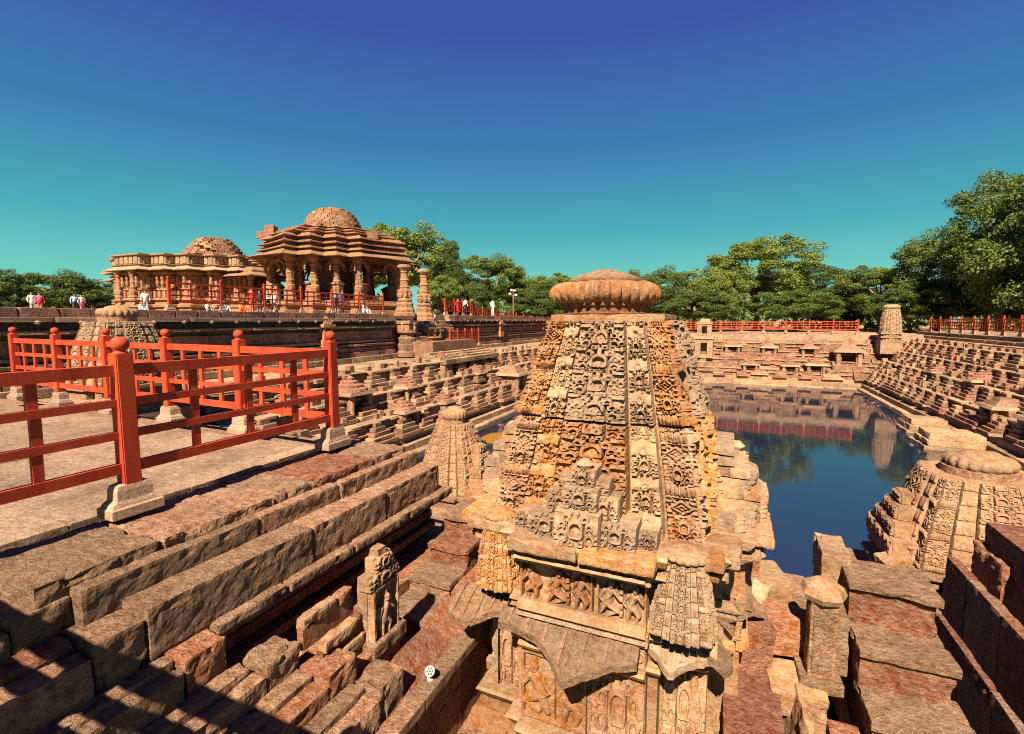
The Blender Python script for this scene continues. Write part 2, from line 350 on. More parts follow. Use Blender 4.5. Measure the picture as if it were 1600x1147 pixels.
def figures(x, y, n, aspect, seed):
    """rows of carved standing and seated figures; x in 0..aspect, y in 0..1"""
    r = random.Random(seed); h = np.full_like(x, -0.5); P = np.stack([x, y], -1)
    def cap(ax, ay, bx, by, ra, rb, hh):
        nonlocal h
        a = np.array((ax, ay)); b = np.array((bx, by)); ab = b - a
        t = np.clip(((P - a) @ ab) / (ab @ ab + 1e-9), 0, 1); d = np.linalg.norm(P - a - t[..., None] * ab, axis=-1); rr = ra + (rb - ra) * t
        z = hh * np.sqrt(np.clip(1 - (d / rr) ** 2, 0, 1)); h = np.maximum(h, np.where(d < rr, z, -9))
    for i in range(n):
        cx = aspect * (i + .5) / n + r.uniform(-.03, .03); s = r.uniform(.85, 1.0); w = r.choice((-1, 1)); k = r.random()
        cap(cx + .05*w, .86*s, cx + .05*w, .80*s, .075, .065, 1.0)
        cap(cx + .03*w, .92*s, cx + .03*w, .98*s, .05, .03, .7)
        cap(cx + .03*w, .68*s, cx - .03*w, .50*s, .10, .075, .9)
        cap(cx - .04*w, .46*s, cx - .02*w, .40*s, .11, .10, .9)
        if k < .4:
            cap(cx - .06*w, .40*s, cx + .18*w, .26*s, .075, .06, .9); cap(cx + .18*w, .26*s, cx - .02*w, .12, .06, .045, .8); cap(cx - .06*w, .38*s, cx - .16*w, .14, .07, .045, .8)
        else:
            cap(cx - .07*w, .40*s, cx - .09*w, .10, .075, .04, .8); cap(cx + .03*w, .40*s, cx + .12*w, .24, .07, .055, .9); cap(cx + .12*w, .24, cx + .06*w, .08, .055, .04, .8)
        cap(cx + .10*w, .68*s, cx + .20*w, .54*s, .045, .04, .8); cap(cx + .20*w, .54*s, cx + .14*w, .80*s, .04, .035, .8)
        cap(cx - .09*w, .66*s, cx - .18*w, .48*s, .045, .035, .7); cap(cx - .18*w, .48*s, cx - .08*w, .36*s, .035, .03, .7)
    for e in (0.0, aspect): h = np.maximum(h, np.where(np.abs(x - e) < .055, .8, -9))
    if n > 1:
        for i in range(1, n):
            if r.random() < .6: h = np.maximum(h, np.where(np.abs(x - aspect*i/n) < .035, .55 + .2*np.sign(np.sin(y*40)), -9))
    h = np.where(y < .06, .9, h); h = np.where(y > .95, .7, h)
    return h
def scrolls(x, y, aspect, seed):
    h = np.full_like(x, 0.0); r = random.Random(seed)
    n = max(1, int(round(aspect * 1.4)))
    for i in range(n):
        cx = aspect * (i + .5) / n; d = np.hypot(x - cx, (y - .5)); a = np.arctan2(y - .5, x - cx)
        h = np.maximum(h, np.where(d < .42, np.cos(d * 26 - a * 1.0) * .6 + .2, -9)); h = np.where(d < .08, .9, h)
        h = np.maximum(h, .8 * (1 - sstep(.03, .07, np.abs(d - .44))))
    return np.where((y < .08) | (y > .92), .9, h)

def grid_faces(nu, nv, flip=False):
    i, j = np.meshgrid(np.arange(nu), np.arange(nv), indexing='ij'); a = i * (nv + 1) + j
    q = np.stack([a, a + nv + 1, a + nv + 2, a + 1], -1).reshape(-1, 4)
    return q[:, ::-1] if flip else q
def panel(name, parent, x0, x1, y, z0, z1, fn, mat, depth=0.02, res=0.008, thick=0.06, tilt=0.0, rz=0, origin=(0, 0)):
    """carved slab facing -Y: front relief, closed to the back; fn(x metres from left, z metres from bottom) -> height"""
    w, hh = x1 - x0, z1 - z0; nu = max(4, int(w / res)); nv = max(4, int(hh / res))
    gx, gz = np.meshgrid(np.linspace(0, w, nu + 1), np.linspace(0, hh, nv + 1), indexing='ij')
    h = fn(gx, gz); P0 = np.stack([gx.ravel(), gz.ravel(), np.zeros(gx.size)], -1)
    h = h * depth + vnoise(P0 + x0 * 3 + z0, 18, 3, 2).reshape(h.shape) * 0.003
    yy = y - h + tilt * gz
    edge = np.zeros_like(h, bool); edge[0, :] = edge[-1, :] = edge[:, 0] = edge[:, -1] = True
    yy = np.where(edge, y + thick, yy)
    V = np.stack([x0 + gx, yy, z0 + gz], -1).reshape(-1, 3)
    F = grid_faces(nu, nv)
    return obj(name, mesh(name, V, F, M[mat], False), parent)

# stepped-square tower plan: (x along face, outward offset) for one face, half-width 1
PLAN = [(-0.88, 0.88), (-0.60, 0.88), (-0.60, 0.945), (-0.33, 0.945), (-0.33, 1.01), (0.33, 1.01), (0.33, 0.945), (0.60, 0.945), (0.60, 0.88), (0.88, 0.88)]
def tower_width(t, hb, ht, pw=1.25): return hb + (ht - hb) * t ** pw
def spire(name, parent, hb, ht, z0, z1, mat, face_res=60, vres=90, depth=0.03, seed=0, pw=1.25, cell=0.17, sides=4):
    """whole curved tower in one mesh: plan stepped, every face carved"""
    H = z1 - z0; cols = []
    segs = [(PLAN[i], PLAN[i+1]) for i in range(len(PLAN) - 1)]
    tot = 1.76 + .26
    for k in range(sides):
        for (ax, ay), (bx, by) in segs:
            n = max(1, int(face_res * (hypot(bx-ax, by-ay)) / tot)); 
            for i in range(n):
                f = i / n; cols.append((k, ax + (bx-ax)*f, ay + (by-ay)*f, ax, bx, ay == by))
    nc = len(cols); t = np.linspace(0, 1, vres + 1)
    V = np.zeros((nc, vres + 1, 3)); hw = tower_width(t, hb, ht, pw)
    for c, (k, px, py, ax, bx, flat) in enumerate(cols):
        if flat:
            mid = (ax + bx) / 2; half = abs(bx - ax) / 2; xr = np.full_like(t, (px - mid) / half * 0.98)
            if half > .3: h = rseq([(cell_arch, cell)], xr, t * H, H, seed)
            elif abs(mid) > .65: h = rseq([(cell_rib, cell*.5), (cell_arch, cell*.9), (cell_diamond, cell*.9)], xr, t * H, H, seed)
            else: h = rseq([(cell_stack, cell)], xr, t * H, H, seed)
            h = np.where(np.abs(xr) > .93, -1.6, h)
        else: h = np.zeros_like(t)
        x, y = px * hw, -(py * hw + h * depth)
        a = k * pi / 2
        V[c, :, 0] = x * cos(a) - y * sin(a); V[c, :, 1] = x * sin(a) + y * cos(a); V[c, :, 2] = z0 + t * H
    F = []
    i, j = np.meshgrid(np.arange(nc), np.arange(vres), indexing='ij'); n1 = vres + 1
    F = np.stack([i*n1+j, ((i+1) % nc)*n1+j, ((i+1) % nc)*n1+j+1, i*n1+j+1], -1).reshape(-1, 4).tolist()
    F.append([c*n1 + vres for c in range(nc)])
    Vf = V.reshape(-1, 3); Vf = Vf + (vnoise(Vf + seed, 9, seed, 2) * 0.006 * min(1, hb))[:, None]
    return obj(name, mesh(name, Vf, F, M[mat]), parent)
def amalaka(name, parent, r, h, z, mat, ribs=28, c=(0, 0), flat=0.35, seed=1, amp=0.07):
    """ribbed crown stone with a low cap on top"""
    n = ribs * 6; prof = []
    for i in range(15):
        a = -pi/2 + pi * i / 14; prof.append((r * (0.74 + 0.26 * cos(a)), h * 0.5 * (1 + sin(a)), max(0, cos(a))))
    prof += [(r*.60, h*1.02, 0), (r*.56, h*1.14, 0), (r*.40, h*1.26, 0), (r*.15, h*1.32, 0)]
    V = []
    for rr, z_, rb in prof:
        for k in range(n):
            a = 2*pi*k/n; q = rr * (1 + amp * (abs(cos(ribs*a/2)) - .6) * rb); V.append((c[0] + q*cos(a), c[1] + q*sin(a), z + z_))
    V = np.array(V); V = V + (vnoise(V*1.0, 4, seed, 3) * r * 0.03)[:, None]
    F = [tuple(range(n-1, -1, -1))] + [(i*n+k, i*n+(k+1) % n, (i+1)*n+(k+1) % n, (i+1)*n+k) for i in range(len(prof)-1) for k in range(n)] + [tuple(range((len(prof)-1)*n, len(prof)*n))]
    return obj(name, mesh(name, V, F, M[mat], True), parent)

# ================================================================ THE SETTING
WZ = -4.5                                          # water level
XW, XE, YN, YS = -12.6, 10.4, 51.0, 11.6           # water edges
def ring_sheet(name, x0, x1, y0, y1, R, z, mat):
    xs = [-R, x0, x1, R]; ys = [-R, y0, y1, R]; V = [(x, y, z) for y in ys for x in xs]
    F = [(j*4+i, j*4+i+1, j*4+i+5, j*4+i+4) for j in range(3) for i in range(3) if not (i == 1 and j == 1)]
    return tag(obj(name, mesh(name, V, F, M[mat])), kind='structure')
ring_sheet('ground', -20.4, 17.0, -0.9, 59.0, 900, -0.03, 'earth')
tag(obj('tank_floor', mesh('tank_floor', [(-14, -1, -6), (12, -1, -6), (12, 53, -6), (-14, 53, -6)], [(0, 1, 2, 3)], M['earth'])), kind='structure')
tag(obj('water', mesh('water', [(XW-.3, YS-3.5, WZ), (XE+.3, YS-3.5, WZ), (XE+.3, YN+.3, WZ), (XW-.3, YN+.3, WZ)], [(0, 1, 2, 3)], M['water'])), kind='structure')
# temple terrace
MB().box((-60.6, 15, 0.45), (80, 112, 2.86)).obj('temple_terrace', M['pave'])['kind'] = 'structure'

def bank(name, o, ang, L, tiers, wsteps, tops, mats, u_lo=True, u_hi=True, gap=2.5, pyr=(3, 5), seed=1, skip=()):
    """one stepped side of the tank; u runs along the water, v away from it"""
    global rng; rng = random.Random(seed)
    root = empty(name, (o[0], o[1], 0), ang, kind='structure')
    base = root                                         # profile behind the stones
    z, v = WZ - 1.2, 0.0
    prof = [(0.06, z)]
    def span(v): return (-(v) if u_lo else 0.0), (L + v if u_hi else L)
    for dz, dv, nlen in wsteps:                       # plain long steps at the water
        zt = (WZ if v == 0 else zt) + dz
        a, b = span(v); u = a
        while u < b - .3:
            ln = min(rng.uniform(nlen*.7, nlen*1.3), b - u)
            blk('water_step', root, (u+ln/2, v+(dv+.12)/2, zt-dz/2-(.5 if v == 0 else .0)), (ln-.015, dv+.12, dz+(1.0 if v == 0 else .02)), mats[1]); u += ln
        prof += [(v+.06, zt-.04), (v+dv, zt-.04)]; v += dv
    z = zt
    for ti, (hh, dd) in enumerate(tiers):
        root = empty(name + '_tier', (o[0], o[1], 0), ang, kind='structure')
        a, b = span(v); u = a
        while u < b - .2:
            ln = min(rng.uniform(.8, 1.5), b - u)
            blk('wall_stone', root, (u+ln/2, v+.17+rng.uniform(-.02, .03), z+(hh-.1)/2), (ln-.02, .34, hh-.1), mats[0]); u += ln
        u = a
        while u < b - .2:
            ln = min(rng.uniform(1.5, 2.8), b - u)
            if rng.random() > .07: blk('cap_stone', root, (u+ln/2, v+dd/2-.03+rng.uniform(-.02, .02), z+hh-.05), (ln-.02, dd+.12, .1), mats[1]); u += ln
        u = a
        while u < b - .2:
            ln = min(rng.uniform(.9, 2.4), b - u)
            if rng.random() > .15: blk('string_course', root, (u+ln/2, v-.03, z+hh*rng.choice((.42, .5, .5))), (ln-.02, .22, .07), mats[1])
            u += ln
        g = gap * rng.uniform(.95, 1.05); u = a + g * (.3 if ti % 2 else .8)
        while u < b - .9:
            if not any(abs(u - su) < .95 and ti == st for su, st in skip):
                ns = 5; side = rng.choice((-1, -1, 0, 1)) if rng.random() < .75 else 0; dw = rng.uniform(.15, .21)
                for s in range(ns):
                    w = .42 + dw * 2 * (ns-1-s) * (.5 if side else 1); sh = side * dw * (ns-1-s) * .5
                    if rng.random() < .04: continue
                    blk('stair_stone', root, (u+sh+rng.uniform(-.015, .015), v-.34+s*.055, z+hh*(s+.5)/ns), (w, .74-s*.11, hh/ns-.012), mats[rng.choice((0, 0, 1))])
            u += g * rng.uniform(.9, 1.12)
        u = a
        while u < b:                                  # loose blocks, broken steps and small altars on the ledge
            u += rng.uniform(.35, 1.5); d3 = (rng.uniform(.18, .55), rng.uniform(.2, .45), rng.uniform(.10, .42))
            if u < b: blk('ledge_block', root, (u, v+rng.uniform(.25, dd-.45), z+hh+d3[2]/2-.01), d3, mats[rng.choice((0, 0, 1))], rng.uniform(-.12, .12))
        prof += [(v+.1, z), (v+.1, z+hh-.05), (v+dd, z+hh-.05)]; v += dd; z += hh
    root = base
    for dz, dv, nlen in tops:
        a, b = span(v); u = a
        while u < b - .3:
            ln = min(rng.uniform(nlen*.7, nlen*1.3), b - u)
            blk('top_stone', root, (u+ln/2, v+dv/2+.03, z+dz/2), (ln-.015, dv+.06, dz), mats[1]); u += ln
        prof += [(v+.06, z), (v+.06, z+dz-.03), (v+dv, z+dz-.03)]; v += dv; z += dz
    prof += [(v+.4, z-.03), (v+.4, WZ-1.2)]
    n = len(prof); e0 = -(4 if u_lo else 0); e1 = L + (4 if u_hi else 0)
    V = [( -(pv if u_lo else 0), pv, pz) for pv, pz in prof] + [(L + (pv if u_hi else 0), pv, pz) for pv, pz in prof]
    F = [(i, i+1, n+i+1, n+i) for i in range(n-1)]
    obj('core', mesh('core', V, F, M[mats[0]]), root)
    return root
# west bank: u runs north->south would mirror; use ang so that local +y points away from the water
BM = ('bank', 'bank_pale')
bank('west_bank', (XW, 8.0), pi/2, YN - 8.0, [(.92, 1.2)]*3, [(.12, .4, 2.5), (.28, .42, 2.5), (.3, .5, 2.5)], [(.06, 3.3, 2.2)], BM, u_lo=False, u_hi=True, gap=1.75, pyr=(4, 5), seed=11)
bank('east_bank', (XE, YN), -pi/2, YN - 12.0, [(.85, 1.06)]*4, [(.12, .4, 2.5), (.3, .42, 2.5), (.3, .5, 2.5)], [(.25, .5, 2.0), (.25, .5, 2.0), (.3, .5, 2.0)], BM, u_lo=True, u_hi=False, gap=1.7, pyr=(4, 5), seed=12)
bank('north_bank', (XW, YN), 0.0, XE - XW, [(.78, 1.18)]*4, [(.10, .5, 3.5), (.25, .7, 3.0), (.3, .5, 2.5)], [(.25, .6, 2.0), (.3, .8, 2.0), (.35, .6, 2.0)], BM, gap=1.9, pyr=(3, 4), seed=13)
rng = random.Random(5)
# fill behind the banks up to the surrounding ground
MB().box((17.35, 30, -1.4), (0.7, 62, 3.6)).obj('east_terrace', M['pave'])['kind'] = 'structure'
MB().box((23.0, 30, 0.16), (11.0, 62, .55)).obj('east_walk', M['pave'])['kind'] = 'structure'
MB().box((0, 60.0, -1.5), (42, 5.0, 3.16)).obj('north_terrace', M['pave'])['kind'] = 'structure'
MB().box((-19.2, 30, -2.2), (2.9, 60, 2.3)).obj('west_promenade', M['pave'])['kind'] = 'structure'
# landing stones jutting into the water on the east side
def pier(c, d, lab):
    r = empty('water_landing', (c[0], c[1], 0), label=lab, cat='landing', group='stone landings at the east water edge')
    z = WZ - .3
    for i, (k, h) in enumerate(((1.25, .45), (1.12, .28), (1.0, .3))):
        for j in (-1, 1): blk('landing_stone', r, (0, j*d[1]*k/4, z+h/2), (d[0]*k, d[1]*k/2-.015, h), 'bank_pale')
        z += h
pier((9.9, 33.2), (1.6, 1.5), 'smaller pale stone landing jutting into the water, farther along the right bank')
pier((9.8, 29.5), (2.0, 1.8), 'larger pale stone landing jutting into the water beside the right bank ledges')

# ---------------------------------------------------------------- terrace wall west of the tank
def extrude(name, parent, prof, x, y0, y1, mat):
    n = len(prof); V = [(x + o, y0, z) for o, z in prof] + [(x + o, y1, z) for o, z in prof]
    return obj(name, mesh(name, V, [(i, i+1, n+i+1, n+i) for i in range(n-1)] + [tuple(range(n)), tuple(range(2*n-1, n-1, -1))], M[mat]), parent)
def terrace_wall(name, label, x, y0, y1, niche_at=()):
    r = empty(name, (0, 0, 0), label=label, cat='wall', group='terrace walls below the temple')
    # profile in (outwards towards the water, z)
    extrude('wall_body', r, [(-.6, -1.2), (.02, -1.2), (.02, 1.86), (-.6, 1.86)], x, y0, y1, 'wall')
    def course(nm, z0, z1, out, ln, mat, gap=.012):
        y = y0
        while y < y1 - .1:
            l = min(rng.uniform(ln*.75, ln*1.25), y1 - y)
            blk(nm, r, (x + out/2, y + l/2, (z0+z1)/2), (out + .02, l - gap, z1 - z0), mat); y += l
    course('coping_stone', 1.60, 1.90, .34, .9, 'wall'); course('ledge_stone', 1.44, 1.60, .46, 2.2, 'plinth')
    course('ledge_stone', 1.04, 1.16, .42, 2.4, 'bank_pale'); course('wall_stone', .30, .86, .16, 1.15, 'wall')
    course('ledge_stone', .18, .30, .30, 2.2, 'bank_pale'); course('ledge_stone', -.04, .08, .42, 2.2, 'wall')
    course('wall_stone', -.38, -.10, .30, .75, 'wall'); course('wall_stone', -.66, -.38, .40, .8, 'wall'); course('ledge_stone', -.96, -.66, .58, 1.3, 'bank_pale')
    y = y0 + .5
    while y < y1 - .3:                               # little buds under the top ledge
        MB().lathe([(.02, -.08), (.09, -.03), (.10, .03), (.03, .09)], 7, (x + .42, y, 1.42)).obj('carved_bud', M['plinth'], r); y += 1.15
    for ny in niche_at:
        n = MB().box((x+.3, ny, .2), (.6, .8, .5)).box((x+.3, ny-.25, .75), (.5, .14, .7)).box((x+.3, ny+.25, .75), (.5, .14, .7)).box((x+.3, ny, 1.2), (.7, .9, .18)).box((x+.28, ny, 1.42), (.5, .6, .3), 0, .6).box((x+.28, ny, 1.68), (.28, .34, .3), 0, .3)
        n.obj('wall_niche', M['temple'], r)
terrace_wall('terrace_wall', 'long moulded stone terrace wall under the temple, left of its stairs', -20.5, -6, 26.6, (20.6,))
terrace_wall('terrace_wall', 'moulded stone terrace wall beyond the temple stairs, right of the gate pillars', -20.5, 33.6, 60, (43.0,))

# stairs from the temple terrace to the tank
st = empty('temple_stairs', (0, 0, 0), kind='structure')
for i in range(11):
    z = 1.75 - i * .26
    for j in range(5):
        y = 27.4 + j * 1.22
        blk('stair_tread', st, (-20.9 + i*.34, y + .6, z - .35), (.42, 1.2, .7), 'bank_pale' if (i+j) % 3 else 'bank')
MB().box((-19.2, 30.1, -.6), (3.4, 6.0, 1.4)).obj('stair_core', M['bank'], st)
MB().box((-21.0, 30.1, .4), (1.0, 6.9, 2.4)).obj('stair_core', M['bank'], st)
# lower steps fanning down to the bank
for i in range(4):
    for j in range(6):
        blk('stair_tread', st, (-17.2 + i*.4, 26.5 + j*1.25, -1.0 + .3 - i*.12), (.46, 1.22, .3), 'bank_pale')
def stair_pier(x, y, z0, z1, lab):
    r = empty('carved_pier', (x, y, z0), label=lab, cat='pier', group='carved piers at the foot of the temple stairs')
    h = z1 - z0
    MB().lathe([(.75, 0), (.75, .12*h), (.6, .16*h), (.66, .3*h), (.66, .34*h), (.55, .36*h), (.62, .48*h), (.62, .52*h), (.5, .55*h), (.55, .62*h), (.68, .66*h), (.68, .7*h), (.56, .72*h)], 12).obj('base', M['bank'], r)
    MB().box((0, 0, .82*h), (.95, .95, .2*h)).obj('block', M['temple'], r)
    for a in range(4):
        MB().lathe([(.11, .72*h), (.13, .8*h), (.09, .84*h), (.12, .9*h), (.06, .94*h)], 7, (.52*cos(a*pi/2), .52*sin(a*pi/2), 0)).obj('carved_figure', M['shrine'], r)
    MB().box((0, 0, .95*h), (1.15, 1.15, .08*h)).obj('cap', M['bank_pale'], r)
stair_pier(-19.6, 27.3, -.9, 1.5, 'carved round pier left of the temple stairs below the gate pillars')
stair_pier(-18.9, 29.3, -.9, .9, 'lower carved round pier right beside the temple stair foot')

# ---------------------------------------------------------------- near terrace with the red fence, south-west of the camera
tp = empty('south_terrace', (0, 0, 0), kind='structure')
MB().box((-12.75, 1.7, -.62), (16.6, 5.3, 1.16)).obj('terrace_core', M['pave'], tp)
y = -0.9; row = 0
while y < 4.2:
    dy = (.95, .8, 1.05, .9)[row % 4]; x = -20.8 - row % 2 * .4
    dy = min(dy, 4.33 - y)
    while x < -4.5:
        l = min(rng.uniform(1.1, 1.9), -4.40 - x)
        o = rock('paving_slab', tp, (x + l/2, y + dy/2, -.045 + rng.uniform(-.004, .004)), (l - .012, dy - .012, .09), 'pave', res=.25, amp=.004, r=.01) if x > -12 else blk('paving_slab', tp, (x + l/2, y + dy/2, -.047), (l - .012, dy - .012, .09), 'pave')
        x += l
    y += dy; row += 1
MB().box((-11.6, 4.7, -2.9), (15.6, .8, 5.5)).obj('terrace_core', M['step'], tp)

# broad worn steps down from the fence
stp = empty('worn_steps', (0, 0, 0), kind='structure')
def row_stones(xf, wd, z, h, y0, y1, lens, mat, amp=.016, chips=.05, nm='step_stone'):
    y = y0; k = 0
    while y < y1 - .05:
        l = min(lens[k % len(lens)], y1 - y); k += 1
        mt = mat if not isinstance(mat, (list, tuple)) else mat[k % len(mat)]
        rock(nm, stp, (xf - wd/2 + rng.uniform(-.012, .012), y + l/2, z - h/2), (wd, l - .018, h), mt, res=.035, amp=amp, chips=chips, r=.03, freq=11)
        y += l
row_stones(-3.62, .84, -.045, .36, 1.36, 4.95, (.72, .95, .5, .83, .66, .9), ['step_red', 'step', 'step', 'step'], amp=.022, chips=.09)
row_stones(-3.50, .45, -.125, .36, 1.53, 5.05, (1.25, .92, 1.35), 'step', amp=.010, chips=.035)
row_stones(-3.25, .45, -.29, .34, 1.74, 5.15, (1.35, 1.0, 1.2), ['step', 'step', 'step'], amp=.009, chips=.03)
# cornice course under them, with a rounded moulding
row_stones(-3.15, .36, -.605, .085, 2.12, 5.3, (.62, .75, .7, .66), 'step', amp=.010, chips=.06, nm='cornice_stone')
row_stones(-3.20, .30, -.69, .05, 2.12, 5.3, (1.2, 1.4), 'step_red', amp=.006, chips=.02, nm='moulding_stone')
MB().box((-3.74, 3.75, -1.45), (.55, 3.0, 1.5)).obj('recess_wall', M['step_red'], stp)
for zz, xx, hh in ((-.90, -3.40, .10), (-1.04, -3.34, .08)):
    row_stones(xx, .16, zz, hh, 2.25, 5.2, (.9, 1.1, .8), 'step_red', amp=.008, chips=.02, nm='moulding_stone')
MB().box((-3.80, 3.3, -.77), (.5, 3.2, .74)).obj('step_core', M['step'], stp)
# recess floor, rails and stones
MB().box((-3.05, 2.75, -1.7), (1.0, 1.2, 1.0)).obj('recess_floor', M['step_red'], stp)
MB().box((-3.28, 4.4, -1.73), (.52, 2.0, 1.0)).obj('recess_floor', M['step_red'], stp)
for xx, zz, y0, y1 in ((-2.80, -.70, 2.52, 3.05), (-2.70, -.90, 2.60, 3.05), (-2.66, -1.05, 2.76, 3.05)):
    row_stones(xx+.03, .09, zz, .09, y0, y1, (.36, .42), ['step_red', 'shrine'], amp=.02, chips=.05, nm='rail_stone')
    MB().box((xx-.02, (y0+y1)/2, zz-.16), (.06, y1-y0, .16)).obj('rail_backing', M['step_red'], stp)
# small carved figure stele in the recess
ste = empty('carved_stele', (-2.62, 3.2, -1.2), -pi/2 + .12, label='small upright carved figure stele standing in the recess left of the big shrine', cat='stele')
# facing east (towards +X): local -Y is the carved front
ste.rotation_euler = (0, 0, pi/2)
rock('back_slab', ste, (0, .05, .30), (.36, .10, .60), 'shrine', res=.03, amp=.012, chips=.05)
panel('carved_front', ste, -.17, .17, -.012, .02, .50, lambda x, z: figures(x/.48, z/.48, 1, .34/.48, 4), 'shrine', .06, .005, .03)
panel('pediment', ste, -.20, .20, -.02, .50, .62, lambda x, z: cell_arch((x-.2)/.2, np.clip(z/.12, 0, 1)), 'shrine', .04, .006, .09)
panel('pediment', ste, -.11, .13, -.01, .62, .74, lambda x, z: cell_arch((x-.12)/.12, np.clip(z/.12, 0, 1)), 'shrine', .04, .006, .08)
rock('finial', ste, (.01, .03, .76), (.12, .1, .08), 'shrine', res=.03, amp=.02)
rock('foot', ste, (0, .0, 0), (.44, .2, .12), 'step', res=.04)

# finer flight at the bottom left, falling towards the shrine
fl = empty('side_stairs', (0, 0, 0), kind='structure')
SX = [-4.20, -3.60, -3.25, -3.04, -2.79, -2.50, -2.22]; SY = [1.35, 1.52, 1.73, 2.10, 2.48, 2.74, 2.95]; SZ = [-.12, -.17, -.35, -.63, -.85, -1.02, -1.18]
for i in range(7):
    x1 = SX[i]; x0 = SX[i-1] if i else -5.2; z = SZ[i]
    # kerb stone closing the north end, then the long treads running south under the fence's shade
    rock('end_stone', fl, ((x0+x1)/2, SY[i]-.13, z-.25), (x1-x0-.006, .28, .5), ('step', 'step', 'step', 'step_red', 'step', 'step_red', 'step')[i], res=.028, amp=.020, chips=.10, r=.03)
    ym = SY[i]-.275; zz = z-.015
    for k in range(2):                                # two narrow steps to every kerb stone, so the flight falls in small sharp steps
        xa, xb = (x0, (x0+x1)/2) if k == 0 else ((x0+x1)/2, x1); ycut = .2+(ym-.2)*(.45, .62, .5)[(i+k) % 3]
        for ya, yb in ((.2, ycut), (ycut, ym)):
            rock('tread_stone', fl, ((xa+xb)/2, (ya+yb)/2, zz-k*.045-.3), (xb-xa+.01, yb-ya-.012, .6), 'step_red' if (i*3+k) % 5 == 1 else 'step', res=.04, amp=.014, chips=.08, r=.025)
MB().box((-3.4, .95, -2.3), (2.4, 1.4, 1.4)).obj('stair_core', M['step'], fl)
MB().box((-2.55, 1.6, -2.4), (.6, 2.2, 1.6)).obj('stair_core', M['step_red'], fl)

# wall and ledge beside the shrine, with the spotlight on it
lw = empty('ledge_wall', (0, 0, 0), kind='structure')
row = 2.2
for l in (.75, .82, .9):
    rock('ledge_stone', lw, (-2.09, row+l/2, -1.43), (.15, l-.012, .09), 'step', res=.03, amp=.006, r=.012); row += l
for zz, hh in ((-1.60, .24), (-1.86, .26), (-2.12, .26)):
    yy = 2.1
    for l in (.8, .7, .95, .6):
        rock('wall_stone', lw, (-2.14, yy+l/2, zz), (.14, l-.01, hh), 'step_red', res=.05, amp=.008, r=.012); yy += l
MB().box((-2.32, 3.5, -1.95), (.26, 2.9, .95)).obj('wall_core', M['step_red'], lw)
# steep sloping red stones between ledge and block flight
for i, (yy, zz) in enumerate(((2.9, -1.42), (3.4, -1.40), (3.9, -1.36), (4.4, -1.30))):
    o = rock('sloping_stone', lw, (-2.34, yy, zz-.02), (.34, .5, .12), 'step_red', res=.04, amp=.01, r=.015); o.rotation_euler = (0, .55, 0)
# flight of blocks left of the shrine
bf = empty('block_flight', (0, 0, 0), kind='structure')
for i, (x, yy, z, w) in enumerate(((-2.72, 5.02, -.72, .46), (-2.74, 4.68, -.97, .48), (-2.76, 4.34, -1.18, .50), (-2.80, 3.95, -1.36, .52), (-2.84, 3.58, -1.55, .50))):
    rock('tread_slab', bf, (x, yy-.01, z-.03), (w+.02, .44 if i else .6, .06), ('step', 'step_red', 'step', 'step', 'step')[i], res=.035, amp=.012, r=.02, chips=.06)
    rock('stair_block', bf, (x, yy+.01, z-.33), (w, .44 if i else .58, .53), ('step_red', 'step_red', 'step', 'step_red', 'step_red')[i], res=.035, amp=.014, r=.025, chips=.04)
MB().box((-2.76, 4.5, -2.5), (.40, 2.2, 1.4)).obj('flight_core', M['step_red'], bf)

# shrine court floor and the lower south bank
cf = empty('court_floor', (0, 0, 0), kind='structure')
for ix in range(4):
    for iy in range(7):
        rock('floor_slab', cf, (-1.75 + ix*.8 + (iy % 2)*.2, 1.2 + iy*.9, -2.36+rng.uniform(-.02, .02)), (.79, .89, .2), ('step_red', 'shrine', 'step')[(ix*2+iy) % 3], res=.12, amp=.008, r=.015)
MB().box((-1.4, 4.0, -3.6), (5.2, 9.0, 2.3)).obj('floor_core', M['step'], cf)
MB().box((-3.7, 6.8, -3.9), (3.4, 2.2, 3.4)).obj('floor_core', M['step'], cf)
MB().box((3.8, 9.2, -4.03), (3.6, 3.0, 2.54)).obj('shrine_platform', M['step'], cf)
MB().box((9.5, 7.0, -3.2), (8.0, 5.0, 4.4)).obj('floor_core', M['step'], cf)
for i in range(3):
    for j in range(9): blk('water_step', cf, (-12 + j*2.6, 9.6 + i*.6, -3.9 - i*.35), (2.55, .62, .9), 'bank_pale') if j not in (4,) or i else None

# ---------------------------------------------------------------- stones right of the shrine
rf = empty('right_flight', (0, 0, 0), kind='structure')
for i, (x, yy, z, w) in enumerate(((1.36, 5.16, -.76, .62), (1.38, 4.80, -1.13, .62), (1.40, 4.42, -1.45, .64), (1.42, 4.02, -1.78, .66))):
    rz_ = rng.uniform(-.03, .03); rock('tread_slab', rf, (x, yy-.01, z-.035), (w+.03, .50 if i else .54, .07), 'step', res=.035, amp=.012, r=.02, chips=.06, rz=rz_)
    rock('stair_block', rf, (x, yy+.02, z-.36), (w, .48, .58), 'step_red', res=.035, amp=.018, r=.025, chips=.05, rz=rz_)
MB().box((1.40, 4.7, -3.2), (.64, 2.4, 2.6)).obj('flight_core', M['step'], rf)
rock('parapet_stone', rf, (1.0, 5.5, -.95), (.24, .5, .55), 'shrine', res=.03, amp=.02, chips=.08)
rock('parapet_stone', rf, (.97, 5.05, -1.30), (.14, .55, .5), 'step', res=.03, amp=.012, chips=.06)
wr = empty('right_court_wall', (0, 0, 0), kind='structure')
